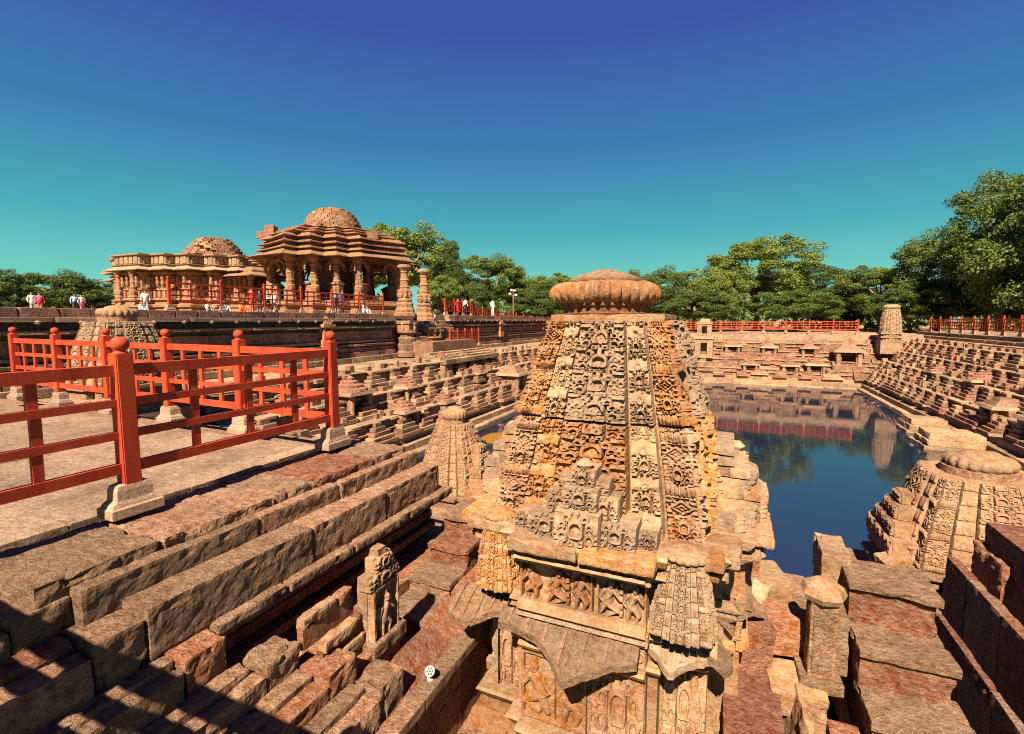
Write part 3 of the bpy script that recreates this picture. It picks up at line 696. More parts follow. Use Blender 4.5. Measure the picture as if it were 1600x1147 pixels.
for xw, zt, y0, y1, th, hh in ((1.94, -1.40, 4.0, 6.2, .06, .16), (2.36, -1.20, 3.8, 7.0, .10, 1.6), (2.95, -.80, 3.6, 7.2, .5, 1.6)):
    yy = y0; k = 0
    while yy < y1 - .05:
        l = min((.85, 1.1, .7, .95)[k % 4], y1-yy); k += 1
        rock('wall_stone', wr, (xw+.08, yy+l/2, zt-hh/2), (th, l-.015, hh), ('step_red', 'step')[k % 2], res=.05, amp=.012, r=.02, chips=.06)
        yy += l
MB().box((2.8, 5.4, -2.3), (.7, 3.6, 1.5)).obj('wall_core', M['step'], wr)
rock('wall_stone', wr, (3.0, 6.9, -1.45), (.6, .7, .8), 'step_red', res=.05, amp=.03, r=.05, chips=.1)
ps = empty('carved_post', (.80, 4.62, -1.52), .06, label='upright carved stone post with a mushroom cap, right of the big shrine', cat='post')
rock('shaft', ps, (0, 0, .38), (.20, .18, .70), 'step', res=.025, amp=.012, r=.03)
panel('carved_front', ps, -.08, .08, -.094, .10, .66, lambda x, z: .3 + .6*np.cos(x*60)*(np.abs(z*4 % 1 - .5) < .35), 'step', .012, .007, .01)
MB().lathe([(.10, .70), (.15, .72), (.175, .77), (.15, .83), (.07, .88), (.02, .89)], 7).obj('cap', M['shrine'], ps)
rock('foot', ps, (0, 0, .02), (.32, .3, .1), 'step', res=.04)
sl_ = empty('court_slabs', (0, 0, 0), kind='structure')
for (x, yy, z, d, mt, rx, ry, rz) in ((.28, 4.15, -1.85, (.42, .8, .6), 'step_red', 0, 0, 0), (.30, 3.35, -2.0, (.5, .75, .5), 'shrine', 0, .04, .05), (.62, 4.0, -1.75, (.07, .95, .5), 'shrine', 0, .18, .04),
        (.78, 3.6, -1.85, (.06, .8, .4), 'step', 0, .25, -.05), (.55, 4.95, -1.32, (.34, .36, .34), 'step_red', 0, 0, .2), (.32, 5.05, -1.25, (.16, .5, .3), 'shrine_grey', .2, .1, -.3),
        (.62, 4.55, -1.62, (.42, .4, .22), 'shrine', .1, 0, .1), (.95, 4.1, -1.95, (.22, .6, .5), 'step_red', 0, 0, 0), (.42, 5.55, -1.35, (.4, .5, .5), 'shrine', 0, 0, .3), (.15, 5.5, -1.1, (.3, .4, .6), 'step_red', 0, .1, .5),
        (.95, 3.4, -2.05, (.35, .9, .5), 'shrine', 0, 0, .03), (.25, 4.7, -1.5, (.34, .34, .7), 'step_red', 0, .05, .25), (.7, 5.3, -1.6, (.5, .6, .6), 'step', 0, 0, .1)):
    o = rock('court_stone', sl_, (x, yy, z), d, mt, res=.035, amp=.014, r=.025, chips=.08); o.rotation_euler = (rx, ry, rz)

# ================================================================ THE GREAT SHRINE
AX, AY = -0.97, 4.66
sh = empty('carved_shrine', (AX, AY, -2.3), label='large carved sandstone shrine with ribbed crown, rising in front of the pool', cat='shrine')
def L_(z): return z + 2.3                        # world height to shrine height
HB, HT, Z0, Z1 = 0.98, 0.545, L_(-.22), L_(1.50)
HH = Z1 - Z0
def band(name, xa, xb, off, t0, t1, seq, mat, seed, depth, res=.0065, rot=0, hole=None):
    """one carved band of the curved tower; xa..xb across the face in half-widths"""
    nv = int((t1-t0)*HH*1.05/res); nu = int((xb-xa)*.76/res)
    s = np.linspace(xa, xb, nu+1); t = np.linspace(t0, t1, nv+1); gs, gt = np.meshgrid(s, t, indexing='ij')
    hw = tower_width(gt, HB, HT)
    xr = (gs - (xa+xb)/2) / ((xb-xa)/2)
    h = rseq(seq, xr, (gt-t0)*HH, (t1-t0)*HH, seed)
    P = np.stack([gs.ravel()+seed, gt.ravel()*3, np.zeros(gs.size)], -1)
    pit = np.cos(gs*hw*2*pi/.055)*np.cos(gt*HH*2*pi/.05 + np.floor(gs*9)); h = np.where((h > .05) & (h < .65) & (pit > .45), -.7, h)
    wear = np.clip(vnoise(P, 5, seed, 3).reshape(h.shape)*.8 + .85, .25, 1.15)
    d = h*depth*wear + vnoise(P, 30, seed+3, 2).reshape(h.shape)*.003
    y = -(off*hw + d); edge = np.zeros_like(h, bool); edge[0, :] = edge[-1, :] = edge[:, 0] = edge[:, -1] = True
    y = np.where(edge, -(off-.13)*hw, y)
    V = np.stack([gs*hw, y, Z0 + gt*HH], -1).reshape(-1, 3)
    o = obj(name, mesh(name, V, grid_faces(nu, nv), M[mat]), sh); return o
A, D, R_, K = cell_arch, cell_diamond, cell_rib, cell_stack
MIDT = .52
bands = []
for (xa, xb, off, seq, mats, dp) in ((-.875, -.61, .885, [(R_, .085), (A, .15), (D, .15)], ('shrine', 'shrine_orange'), .046), (-.595, -.345, .94, [(A, .16), (K, .10)], ('shrine_orange', 'shrine_grey'), .05),
        (-.33, .325, 1.01, [(A, .19)], ('shrine_orange', 'shrine_grey'), .05), (.35, .595, .94, [(A, .15), (K, .11)], ('shrine_grey', 'shrine_grey'), .046), (.62, .875, .885, [(R_, .085), (A, .15), (D, .15)], ('shrine', 'shrine_orange'), .046)):
    for k, (t0, t1) in enumerate(((0.0, MIDT-.004), (MIDT+.004, 1.0))):
        bands.append(band('carved_band', xa, xb, off + (.012 if k else 0), t0, t1, seq, mats[k], len(bands)+1, dp))
for rot in (pi/2, pi, -pi/2):                     # the other three faces share the carved stones
    for b in bands:
        c = b.copy(); COL.objects.link(c); c.parent = sh; c.rotation_euler = (0, 0, rot)
V = []; core = MB()
core.loops([[(x*s_, y*s_, Z0 + t*HH) for x, y in ((-.86, -.86), (.86, -.86), (.86, .86), (-.86, .86))] for t in np.linspace(0, 1, 9) for s_ in (tower_width(t, HB, HT)*.965,)])
core.obj('tower_core', M['shrine'], sh)
# top slab, neck and ribbed crown
rock('top_slab', sh, (0, 0, Z1+.015), (.98, .98, .07), 'shrine', res=.05, amp=.01)
MB().lathe([(.40, Z1+.02), (.44, Z1+.06), (.40, Z1+.07), (.40, Z1+.12), (.42, Z1+.13), (.42, Z1+.16)], 28, (-.10, 0, 0)).obj('neck', M['step_red'], sh)
amalaka('ribbed_crown', sh, .495, .21, Z1+.145, 'shrine_orange', 34, (-.12, 0), amp=.17)
MB().lathe([(.33, Z1+.34), (.34, Z1+.38), (.24, Z1+.425), (.13, Z1+.45), (.11, Z1+.465), (.02, Z1+.47)], 24, (-.12, 0, 0)).obj('crown_cap', M['shrine'], sh, smooth=True)
# cornice slabs between tower and figure frieze
def prow(k=0.0):                                   # stepped front outline, half-extent per bay
    return [(-1.0-k, -.80-k), (-.62-k*.3, -.80-k), (-.62-k*.3, -1.12-k), (-.52, -1.12-k), (-.52, -1.24-k), (.52, -1.24-k), (.52, -1.12-k), (.62+k*.3, -1.12-k), (.62+k*.3, -.80-k), (1.0+k, -.80-k)]
def full(k):                                       # close the outline on all four sides
    p = prow(k); out = []
    for r in range(4):
        a = r*pi/2
        for x, y in p[:-1]: out.append((x*cos(a)-y*sin(a), x*sin(a)+y*cos(a)))
    return out
def full_outline(bays):
    out = []
    for r in range(4):
        a = r*pi/2
        for x, y in bays: out.append((x*cos(a)-y*sin(a), x*sin(a)+y*cos(a)))
    return out
def tier(name, k0, k1, z0, z1, mat, bevel=.02):
    def bays(e): return [(-.92-e, -.92-e), (-.60-e*.3, -.92-e), (-.60-e*.3, -1.10-e), (-.50, -1.10-e), (-.50, -1.20-e), (.50, -1.20-e), (.50, -1.10-e), (.60+e*.3, -1.10-e), (.60+e*.3, -.92-e)]
    Ls = [(k0-bevel, z0), (k0, z0+bevel), (k1, z1-bevel), (k1-bevel, z1)]
    m = MB().loops([[(x, y, z) for x, y in full_outline(bays(e))] for e, z in Ls])
    return m.obj(name, M[mat], sh)
tier('cornice', .02, .05, L_(-.30), L_(-.21), 'shrine_orange'); tier('cornice', .09, .13, L_(-.26), L_(-.16), 'shrine')
tier('cornice', .05, .10, L_(-.38), L_(-.31), 'shrine')
tier('frieze_core', -.10, -.10, L_(-.76), L_(-.36), 'shrine')
tier('ledge', .03, .0, L_(-.80), L_(-.72), 'shrine'); tier('ledge', -.03, .02, L_(-.90), L_(-.82), 'shrine_grey')
tier('base_core', -.10, -.08, L_(-1.80), L_(-.88), 'shrine'); tier('base_moulding', -.02, .01, L_(-1.16), L_(-1.08), 'shrine_orange')
tier('base_moulding', .0, .08, L_(-1.92), L_(-1.78), 'shrine'); tier('base_moulding', .15, .10, L_(-2.14), L_(-1.95), 'shrine_orange'); tier('base_moulding', .3, .28, L_(-2.34), L_(-2.14), 'step')
for r_ in range(4):
    for (x, y, z, d) in ((-.26, -1.17, -.205, (.56, .36, .10)), (.30, -1.17, -.205, (.54, .36, .10)), (0, -1.13, -.33, (1.08, .26, .09)), (-.80, -.93, -.205, (.42, .36, .10)), (.80, -.93, -.205, (.42, .36, .10)), (-.79, -.90, -.335, (.38, .28, .08)), (.79, -.90, -.335, (.38, .28, .08))):
        c, s_ = cos(r_*pi/2), sin(r_*pi/2)
        rock('cornice_slab', sh, (x*c-y*s_, x*s_+y*c, L_(z)), d, 'shrine_orange' if x > .2 else 'shrine', res=.03, amp=.014, r=.05, chips=.05, rz=r_*pi/2)
# figure panels of the frieze
def fig(n, h, aw, seed): return lambda x, z: figures(x/h, z/h, n, aw/h, seed)
def face_panels(rot, fine):
    for nm, xa, xb, y, za, zb, n, mt in (('figure_panel', -.50, .10, -1.10, -.76, -.38, 3, 'shrine_orange'), ('figure_panel', .125, .50, -1.10, -.76, -.38, 2, 'shrine'),
            ('figure_panel', -.90, -.62, -.83, -.74, -.40, 2, 'shrine_orange'), ('figure_panel', .62, .90, -.83, -.74, -.40, 1, 'shrine')):
        o = panel(nm, sh, xa, xb, y, L_(za), L_(zb), fig(n, zb-za, xb-xa, int(xa*100)+rot), mt, .075 if fine else .04, .0045 if fine else .02, .05); o.rotation_euler = (0, 0, rot*pi/2)
    for nm, xa, xb, y, za, zb, mt in (('carved_panel', -.50, .06, -1.12, -1.76, -1.18, 'shrine_orange'), ('carved_panel', .09, .50, -1.12, -1.76, -1.18, 'shrine'), ('carved_panel', -.90, -.60, -.85, -1.76, -1.18, 'shrine'), ('carved_panel', .60, .92, -.85, -1.76, -1.18, 'shrine_grey'),
            ('carved_panel', -.50, .50, -1.13, -1.07, -.91, 'shrine'), ('carved_panel', -.90, -.61, -.86, -1.07, -.91, 'shrine'), ('carved_panel', .61, .90, -.86, -1.07, -.91, 'shrine_orange')):
        hh = zb-za; sd_ = int(xa*77)+rot
        fn = (lambda x, z, hh=hh, w=xb-xa, s_=sd_: scrolls(x/hh, z/hh, w/hh, s_)) if hh < .25 else (lambda x, z, hh=hh, w=xb-xa: cell_arch((x-w/2)/(w/2), np.clip(z/hh, 0, 1)) if w < .45 else figures(x/hh, z/hh, 2, w/hh, 9))
        o = panel(nm, sh, xa, xb, y, L_(za), L_(zb), fn, mt, .03, .006 if fine else .02, .04); o.rotation_euler = (0, 0, rot*pi/2)
for r_ in range(4): face_panels(r_, r_ in (0, 1))
for r_ in range(4):
    c, s_ = cos(r_*pi/2), sin(r_*pi/2)
    for (xa, xb, y, dz) in ((-.53, -.06, -1.16, 0), (-.05, .52, -1.18, -.015), (-.93, -.62, -.90, 0), (.62, .95, -.91, -.01)):
        o = panel('ledge_panel', sh, xa, xb, y, L_(-.86+dz), L_(-.765+dz), lambda x, z, w=xb-xa: scrolls(x/.095, z/.095, w/.095, 3)*.8, 'shrine_grey' if xa > 0 else 'shrine', .02, .006 if r_ == 0 else .02, .14); o.rotation_euler = (0, 0, r_*pi/2)
# broken stone eave: sloping slabs with irregular lips
def eave_slab(pts_in, pts_out, z_in, z_out, th=.06, seed=0):
    n = len(pts_in); V = []; F = []; m = 12
    top = []
    for i in range(n):
        for j in range(m+1):
            f = j/m; x = pts_in[i][0]+(pts_out[i][0]-pts_in[i][0])*f; y = pts_in[i][1]+(pts_out[i][1]-pts_in[i][1])*f
            zi = z_in+(z_out[i]-z_in)*f**1.3; top.append((x, y, L_(zi)))
    T = np.array(top); T[:, 2] += vnoise(T, 9, seed, 3)*.008
    ci = np.repeat(np.arange(n), m+1); fj = np.tile(np.arange(m+1)/m, n); T[:, 2] += np.where((ci+seed*3) % 13 < 2, .014, 0)*np.clip(fj*3, 0, 1)*(fj < .9)
    B = T.copy(); B[:, 2] -= th
    N_ = len(T); V = np.vstack([T, B]); F = grid_faces(n-1, m, True).tolist() + (grid_faces(n-1, m)+N_).tolist()
    k = m+1
    for i in range(n-1): F += [[i*k+m, (i+1)*k+m, (i+1)*k+m+N_, i*k+m+N_], [i*k, i*k+N_, (i+1)*k+N_, (i+1)*k]]
    for j in range(m): F += [[j, j+1, j+1+N_, j+N_], [(n-1)*k+j, (n-1)*k+j+N_, (n-1)*k+j+1+N_, (n-1)*k+j+1]]
    es = obj('eave_slab', mesh('eave_slab', V, F, M['step'] if seed != 2 else M['shrine_grey']), sh)
    q = MB()                                         # raised ribs running down the slope
    for c0 in range(3, n-3, 6):
        Vr = []
        for j in range(1, m):
            a_, b_ = T[c0*k+j], T[(c0+1)*k+j]; Vr += [a_+(0, 0, -.01), a_+(0, 0, .016), b_+(0, 0, .016), b_+(0, 0, -.01)]
        Fr = [(0, 1, 2, 3)] + [(j*4+i, (j+1)*4+i, (j+1)*4+i+1, j*4+i+1) for j in range(m-2) for i in range(3)] + [((m-2)*4+3, (m-2)*4+2, (m-2)*4+1, (m-2)*4)]
        MB().add(Vr, Fr).obj('rib', es.data.materials[0], es)
    return es
def lip(x0, x1, n, yin, depths, zo, seed):
    r = random.Random(seed); pi_ = []; po = []; zz = []
    for i in range(n):
        f = i/(n-1); x = x0+(x1-x0)*f
        k = f*(len(depths)-1); a = int(min(k, len(depths)-2)); d = depths[a]+(depths[a+1]-depths[a])*(k-a)+r.uniform(-.005, .005)
        pi_.append((x, yin)); po.append((x+r.uniform(-.003, .003), yin-d)); zz.append(-.88-d*.38+r.uniform(-.004, .004))
    return pi_, po, -.855, zz
eave_slab(*lip(-.66, .46, 43, -1.13, (.11, .13, .15, .25, .42, .31, .20, .15), 0, 3), seed=1)
eave_slab(*lip(.47, .98, 30, -.92, (.12, .19, .30, .20, .14, .10), 0, 5), seed=2)
eave_slab(*lip(-1.16, -.67, 30, -.92, (.26, .32, .30, .20, .13), 0, 6), seed=3)
for r_ in (1, 2, 3):
    for sd_ in range(3):
        src = [o for o in sh.children if o.name.startswith('eave_slab')][sd_]; c = src.copy(); COL.objects.link(c); c.parent = sh; c.rotation_euler = (0, 0, r_*pi/2); c.scale = (.9, .88, 1)
# stepped gable of arches on the front (and one on each other face)
def gable(rot, fine):
    def cb(xa, xb, y, za, zb, dpt, k):
        rsl = .006 if fine else .02
        o = panel('gable_stone', sh, xa, xb, y, L_(za), L_(zb), lambda x, z: rseq([(cell_arch, zb-za)], (x-(xb-xa)/2)/((xb-xa)/2), np.clip(z, 0, zb-za-1e-4), zb-za, k), 'shrine_grey', .035, rsl, .05); o.rotation_euler = (0, 0, rot*pi/2)
        b = MB().box(((xa+xb)/2, y+dpt/2+.04, L_((za+zb)/2)), (xb-xa-.006, dpt, zb-za-.006)).obj('gable_block', M['shrine_grey'], sh); b.rotation_euler = (0, 0, rot*pi/2)
    cb(-.42, -.12, -1.20, -.16, .02, .3, 1); cb(.12, .42, -1.20, -.16, .02, .3, 2); cb(-.17, .17, -1.29, -.16, .10, .2, 3)
    cb(-.28, -.06, -1.14, .02, .19, .3, 4); cb(.06, .28, -1.14, .02, .19, .3, 5); cb(-.14, .14, -1.21, .10, .26, .2, 6)
    cb(-.20, .20, -1.08, .19, .30, .2, 7); cb(-.10, .10, -1.13, .24, .38, .2, 8)
    cb(-.56, -.42, -1.12, -.16, -.03, .22, 9); cb(.42, .56, -1.12, -.16, -.03, .22, 10)
    b = MB().lathe([(.05, L_(.38)), (.07, L_(.41)), (.03, L_(.45))], 10, (0, -1.07, 0)).obj('gable_finial', M['shrine_grey'], sh); b.rotation_euler = (0, 0, rot*pi/2)
for r_ in range(4): gable(r_, r_ == 0)
# stepped shoulder stones on the sides
for sx in (-1, 1):
    for i, (dx, w, z0, z1, y) in enumerate(((.98, .16, -.16, .42, .05), (1.10, .16, -.16, .22, .0), (1.2, .14, -.16, .06, -.05), (1.02, .22, -.16, .30, .45))):
        zz = z0
        while zz < z1-.02:
            hh_ = .088; rock('shoulder_stone', sh, (sx*(dx+rng.uniform(-.008, .008)), y, L_(zz+hh_/2)), (w-.006, .62-.08*i+rng.uniform(-.012, .012), hh_-.014), rng.choice(('shrine', 'shrine_grey', 'shrine_grey', 'step')), res=.03, amp=.005, r=.012, chips=.012); zz += hh_
# little tower pilasters with ribbed crowns at the front corners
def pilaster(x, y, w, z0, z1, mat):
    h = z1-z0
    o = spire('pilaster_tower', sh, w, w*.62, L_(z0), L_(z0)+h*.82, mat, 110, 130, .020, int(abs(x)*50), 1.2, .10); o.location = (x, y, 0)
    c = amalaka('pilaster_crown', sh, w*.80, h*.10, L_(z0)+h*.83, 'shrine_orange' if x < 0 else 'shrine', 18, amp=.12); c.location = (x, y, 0)
pilaster(.74, -1.02, .215, -.74, -.10, 'shrine_grey'); pilaster(-.76, -.98, .17, -.74, -.06, 'shrine_orange')

# ================================================================ OTHER TOWER SHRINES
def tower_shrine(loc, hw, ht, zt, lab, rz=0, seed=1, crown='shrine', mat='shrine', group='smaller tower shrines around the pool', fr=90, vr=110, cell=.2, base=True, gdir=None, cr=.84):
    r = empty('tower_shrine', loc, rz, label=lab, cat='shrine', group=group)
    H = zt
    if base:
        MB().loops([[(x*k*hw, y*k*hw, z) for x, y in full_outline([(-.92, -.92), (-.6, -.92), (-.6, -1.08), (.6, -1.08), (.6, -.92)])] for k, z in ((1.25, -1.6), (1.25, .0), (1.1, .05), (1.1, .10*H), (1.28, .12*H), (1.28, .15*H), (1.12, .17*H), (1.12, .24*H), (1.2, .25*H), (1.2, .28*H))]).obj('base', M['step'], r)
    spire('spire', r, hw*1.08, ht, .28*H if base else 0, .88*H, mat, fr, vr, .035*hw, seed, 1.35, cell)
    MB().lathe([(ht*.72, .88*H), (ht*.72, .93*H)], 20).obj('neck', M['step'], r)
    amalaka('ribbed_crown', r, ht*cr, .095*H, .915*H, crown, 18, seed=seed, amp=.1)
    if gdir is not None:
        for k, (w, d, z0, z1) in enumerate(((.75, 1.30, .28, .42), (.55, 1.24, .42, .52), (.36, 1.16, .52, .62), (.2, 1.08, .62, .70))):
            o = panel('gable_stone', r, -w*hw, w*hw, -d*hw, z0*H, z1*H, lambda x, z, w=w, a=(z1-z0)*H: cell_arch(((x % (w*hw*2/3)) / (w*hw/3) - 1), np.clip(z/a, 0, 1)), mat, .03, .02, .3*hw); o.rotation_euler = (0, 0, gdir)
            b = MB().box((0, -d*hw+.25*hw, (z0+z1)/2*H), (w*hw*2-.01, .45*hw, (z1-z0)*H-.01)).obj('gable_block', M[mat], r); b.rotation_euler = (0, 0, gdir)
    return r
tower_shrine((-5.65, 9.6, -2.95), .66, .34, 2.42, 'small carved tower shrine with pale crown between worn steps and big shrine', 0, 3, mat='shrine', gdir=pi/2, fr=130, vr=130, cell=.17)
tower_shrine((3.56, 9.55, -2.74), .92, .64, 2.18, 'broken carved tower shrine with flat lotus crown at the right picture edge', 0, 5, mat='shrine', gdir=-pi/2, fr=170, vr=150, cell=.20, cr=.66)
tower_shrine((-15.6, 8.2, -1.0), .98, .62, 2.80, 'squat carved tower shrine behind the red railings, below the terrace wall', 0, 8, mat='shrine_grey', fr=130, vr=130, cell=.22, cr=.76)
# fallen carved fragments beside the right-hand shrine
fr_ = empty('carved_fragment', (2.45, 8.9, -2.72), .3, label='tilted carved stone fragment leaning against the right-hand tower shrine', cat='fragment')
for i, (x, y, z, d) in enumerate(((0, 0, .28, (.36, .3, .8)), (.28, .1, .42, (.24, .3, .95)), (-.16, -.05, .12, (.3, .34, .36)))):
    o = rock('fragment_stone', fr_, (x, y, z), d, 'shrine', res=.035, amp=.02, r=.03, chips=.08); o.rotation_euler = (.1, -.22, .2*i)
rl = empty('ribbed_stone', (2.15, 8.7, -2.55), label='round ribbed crown stone lying beside the right-hand tower shrine', cat='stone')
amalaka('ribs', rl, .24, .18, -.1, 'step', 16, amp=.16).rotation_euler = (.7, -.5, 0)
# tall square towers on the far bank
def bank_tower(loc, w, h, lab, spired=False):
    r = empty('bank_tower', loc, label=lab, cat='shrine', group='towers on the far bank')
    if spired:
        MB().box((0, 0, .12*h), (w*1.12, w*1.12, .24*h)).obj('base', M['bank_pale'], r)
        for z in (.26, .34, .42): MB().box((0, 0, z*h), (w*1.16, w*1.16, .03*h)).obj('moulding', M['bank_pale'], r)
        spire('spire', r, w*.54, w*.36, .22*h, .92*h, 'bank_pale', 40, 40, .05, 4, 3.0, .4)
        MB().lathe([(w*.34, .92*h), (w*.46, .94*h), (w*.46, .97*h), (w*.3, h)], 14).obj('cap', M['bank_pale'], r)
        return
    def storey(z0, z1, w):
        a = w/2; o = .18*w; d = z1-z0
        for x in (-a+.16*w, a-.16*w): MB().box((x, -.0, (z0+z1)/2), (.32*w, w, d)).obj('wall', M['bank_pale'], r)
        MB().box((0, .25*w, (z0+z1)/2), (.38*w, .5*w, d)).obj('wall', M['shade_in'], r)  # doorway shade put into the back wall's colour
        MB().box((0, -.25*w, z1-.12*d), (.38*w, .5*w, .24*d)).obj('lintel', M['bank_pale'], r); MB().box((0, -.25*w, z0+.07*d), (.38*w, .5*w, .14*d)).obj('sill', M['bank_pale'], r)
        MB().box((0, 0, z1+.02), (w*1.12, w*1.12, .07*h)).obj('ledge', M['bank_pale'], r)
    storey(0, .52*h, w); storey(.58*h, .9*h, w*.8); MB().box((0, 0, .96*h), (w*.7, w*.7, .10*h), 0, .6).obj('roof', M['bank_pale'], r)
bank_tower((-2.3, 54.4, -2.3), 1.7, 3.9, 'slim two-storey stone tower with dark doorway on the far bank')
bank_tower((13.3, 54.6, -1.5), 1.45, 4.4, 'rounded spire tower on the far bank corner, breaking the red railing line', True)

# niche shrines on the bank tiers
def niche(loc, rz, s, lab, mat='bank', roof=0):
    r = empty('niche_shrine', loc, rz, label=lab, cat='shrine', group='niche shrines on the tank steps')
    MB().box((0, 0, .08*s), (1.0*s, .9*s, .16*s)).obj('plinth', M[mat], r)
    for x in (-.34, .34): MB().box((x*s, 0, .46*s), (.18*s, .7*s, .6*s)).obj('side_wall', M[mat], r)
    MB().box((0, .28*s, .46*s), (.5*s, .14*s, .6*s)).obj('back_wall', M['shade_in'], r)  # niche shade put into the back wall's colour
    for x in (-.38, .38): MB().lathe([(.09*s, .16*s), (.07*s, .3*s), (.08*s, .5*s), (.11*s, .72*s)], 8, (x*s, -.38*s, 0)).obj('post', M['bank_pale'], r)
    MB().box((0, -.03*s, .80*s), (1.16*s, 1.02*s, .10*s), 0, .9).obj('eave', M['bank_pale'], r)
    if roof == 0: MB().lathe([(.52*s, .85*s), (.50*s, .92*s), (.38*s, .95*s), (.38*s, 1.02*s), (.24*s, 1.06*s), (.24*s, 1.12*s), (.10*s, 1.16*s), (.12*s, 1.22*s), (.02*s, 1.28*s)], 10).obj('roof', M[mat], r)
    else: MB().box((0, 0, .91*s), (.9*s, .8*s, .12*s), 0, .8).box((0, 0, 1.02*s), (.6*s, .55*s, .12*s), 0, .75).obj('roof', M[mat], r)
    return r
def west_niche(u, tier_i, s, lab, **k):                     # tier_i: ledge counted from the water
    x = XW - 1.32 - 1.2*tier_i - .25; zl = -3.8 + .92*tier_i
    a = (u-800)/770; # position along the bank from the picture column
    # solve w: FWH*w + RTH*a*w has x == given
    w = x / (FWH.x + RTH.x*a); y = (FWH.y + RTH.y*a)*w
    niche((x, y, zl), pi/2, s, lab, **k)
west_niche(690, 0, 1.15, 'domed niche shrine low on the left bank, just above the water steps')
west_niche(626, 0, 1.3, 'domed niche shrine low on the left bank, nearest the worn steps')
west_niche(742, 1, 1.15, 'domed niche shrine half way up the left bank, beside the big shrine')
west_niche(632, 1, 1.2, 'domed niche shrine high on the left bank above the small tower shrine')
west_niche(688, 2, 1.2, 'middle domed niche shrine on the upper left bank tier')
west_niche(722, 2, 1.2, 'domed niche shrine on the top tier of the left bank')
west_niche(545, 1, 1.5, 'domed niche shrine on the left bank right behind the red corner post')
west_niche(800, 0, 1.9, 'largest niche shrine of the left bank, against the big shrine edge', roof=1)
for u, ti, s, lab, rf_ in ((1145, 3, 1.5, 'flat-roofed niche shrine on the far bank right of the slim tower', 1), (1202, 3, 1.4, 'wide niche shrine with dark doorway high on the far bank', 1), (1264, 3, 1.4, 'niche shrine high on the far bank near the spire tower', 1),
        (1174, 1, 1.4, 'domed niche shrine low on the far bank, leftmost of the lower row', 0), (1236, 1, 1.4, 'domed niche shrine low on the far bank, middle of the lower row', 0), (1276, 1, 1.6, 'domed niche shrine low on the far bank, rightmost of the lower row', 0), (1325, 2, 2.2, 'wide columned niche shrine in the far right bank corner', 1)):
    ti = {3: 2, 2: 1, 1: 0}[ti]; yv = YN + 1.70 + 1.18*ti + .3; a = (u-800)/770; w = yv/(FWH.y + RTH.y*a); x = (FWH.x + RTH.x*a)*w
    niche((x, yv, -3.85 + .78*ti), 0, s, lab, mat='bank', roof=rf_)
def east_niche(y, ti, s, lab, **k): niche((XE + 1.34 + 1.06*ti + .35, y, -3.78 + .85*ti), -pi/2, s, lab, **k)
east_niche(24.6, 2, 2.0, 'large carved niche shrine with columns on the right bank, at the picture edge', roof=1)
east_niche(30.5, 0, 1.5, 'carved niche shrine on the lowest right bank tier above the landings', roof=1)
east_niche(27.0, 0, 1.5, 'reddish niche shrine low on the right bank near the picture edge', mat='step_red', roof=1)
east_niche(36.0, 1, 1.3, 'domed niche shrine on the middle tier of the right bank')
east_niche(42.0, 1, 1.2, 'small domed niche shrine far along the right bank')

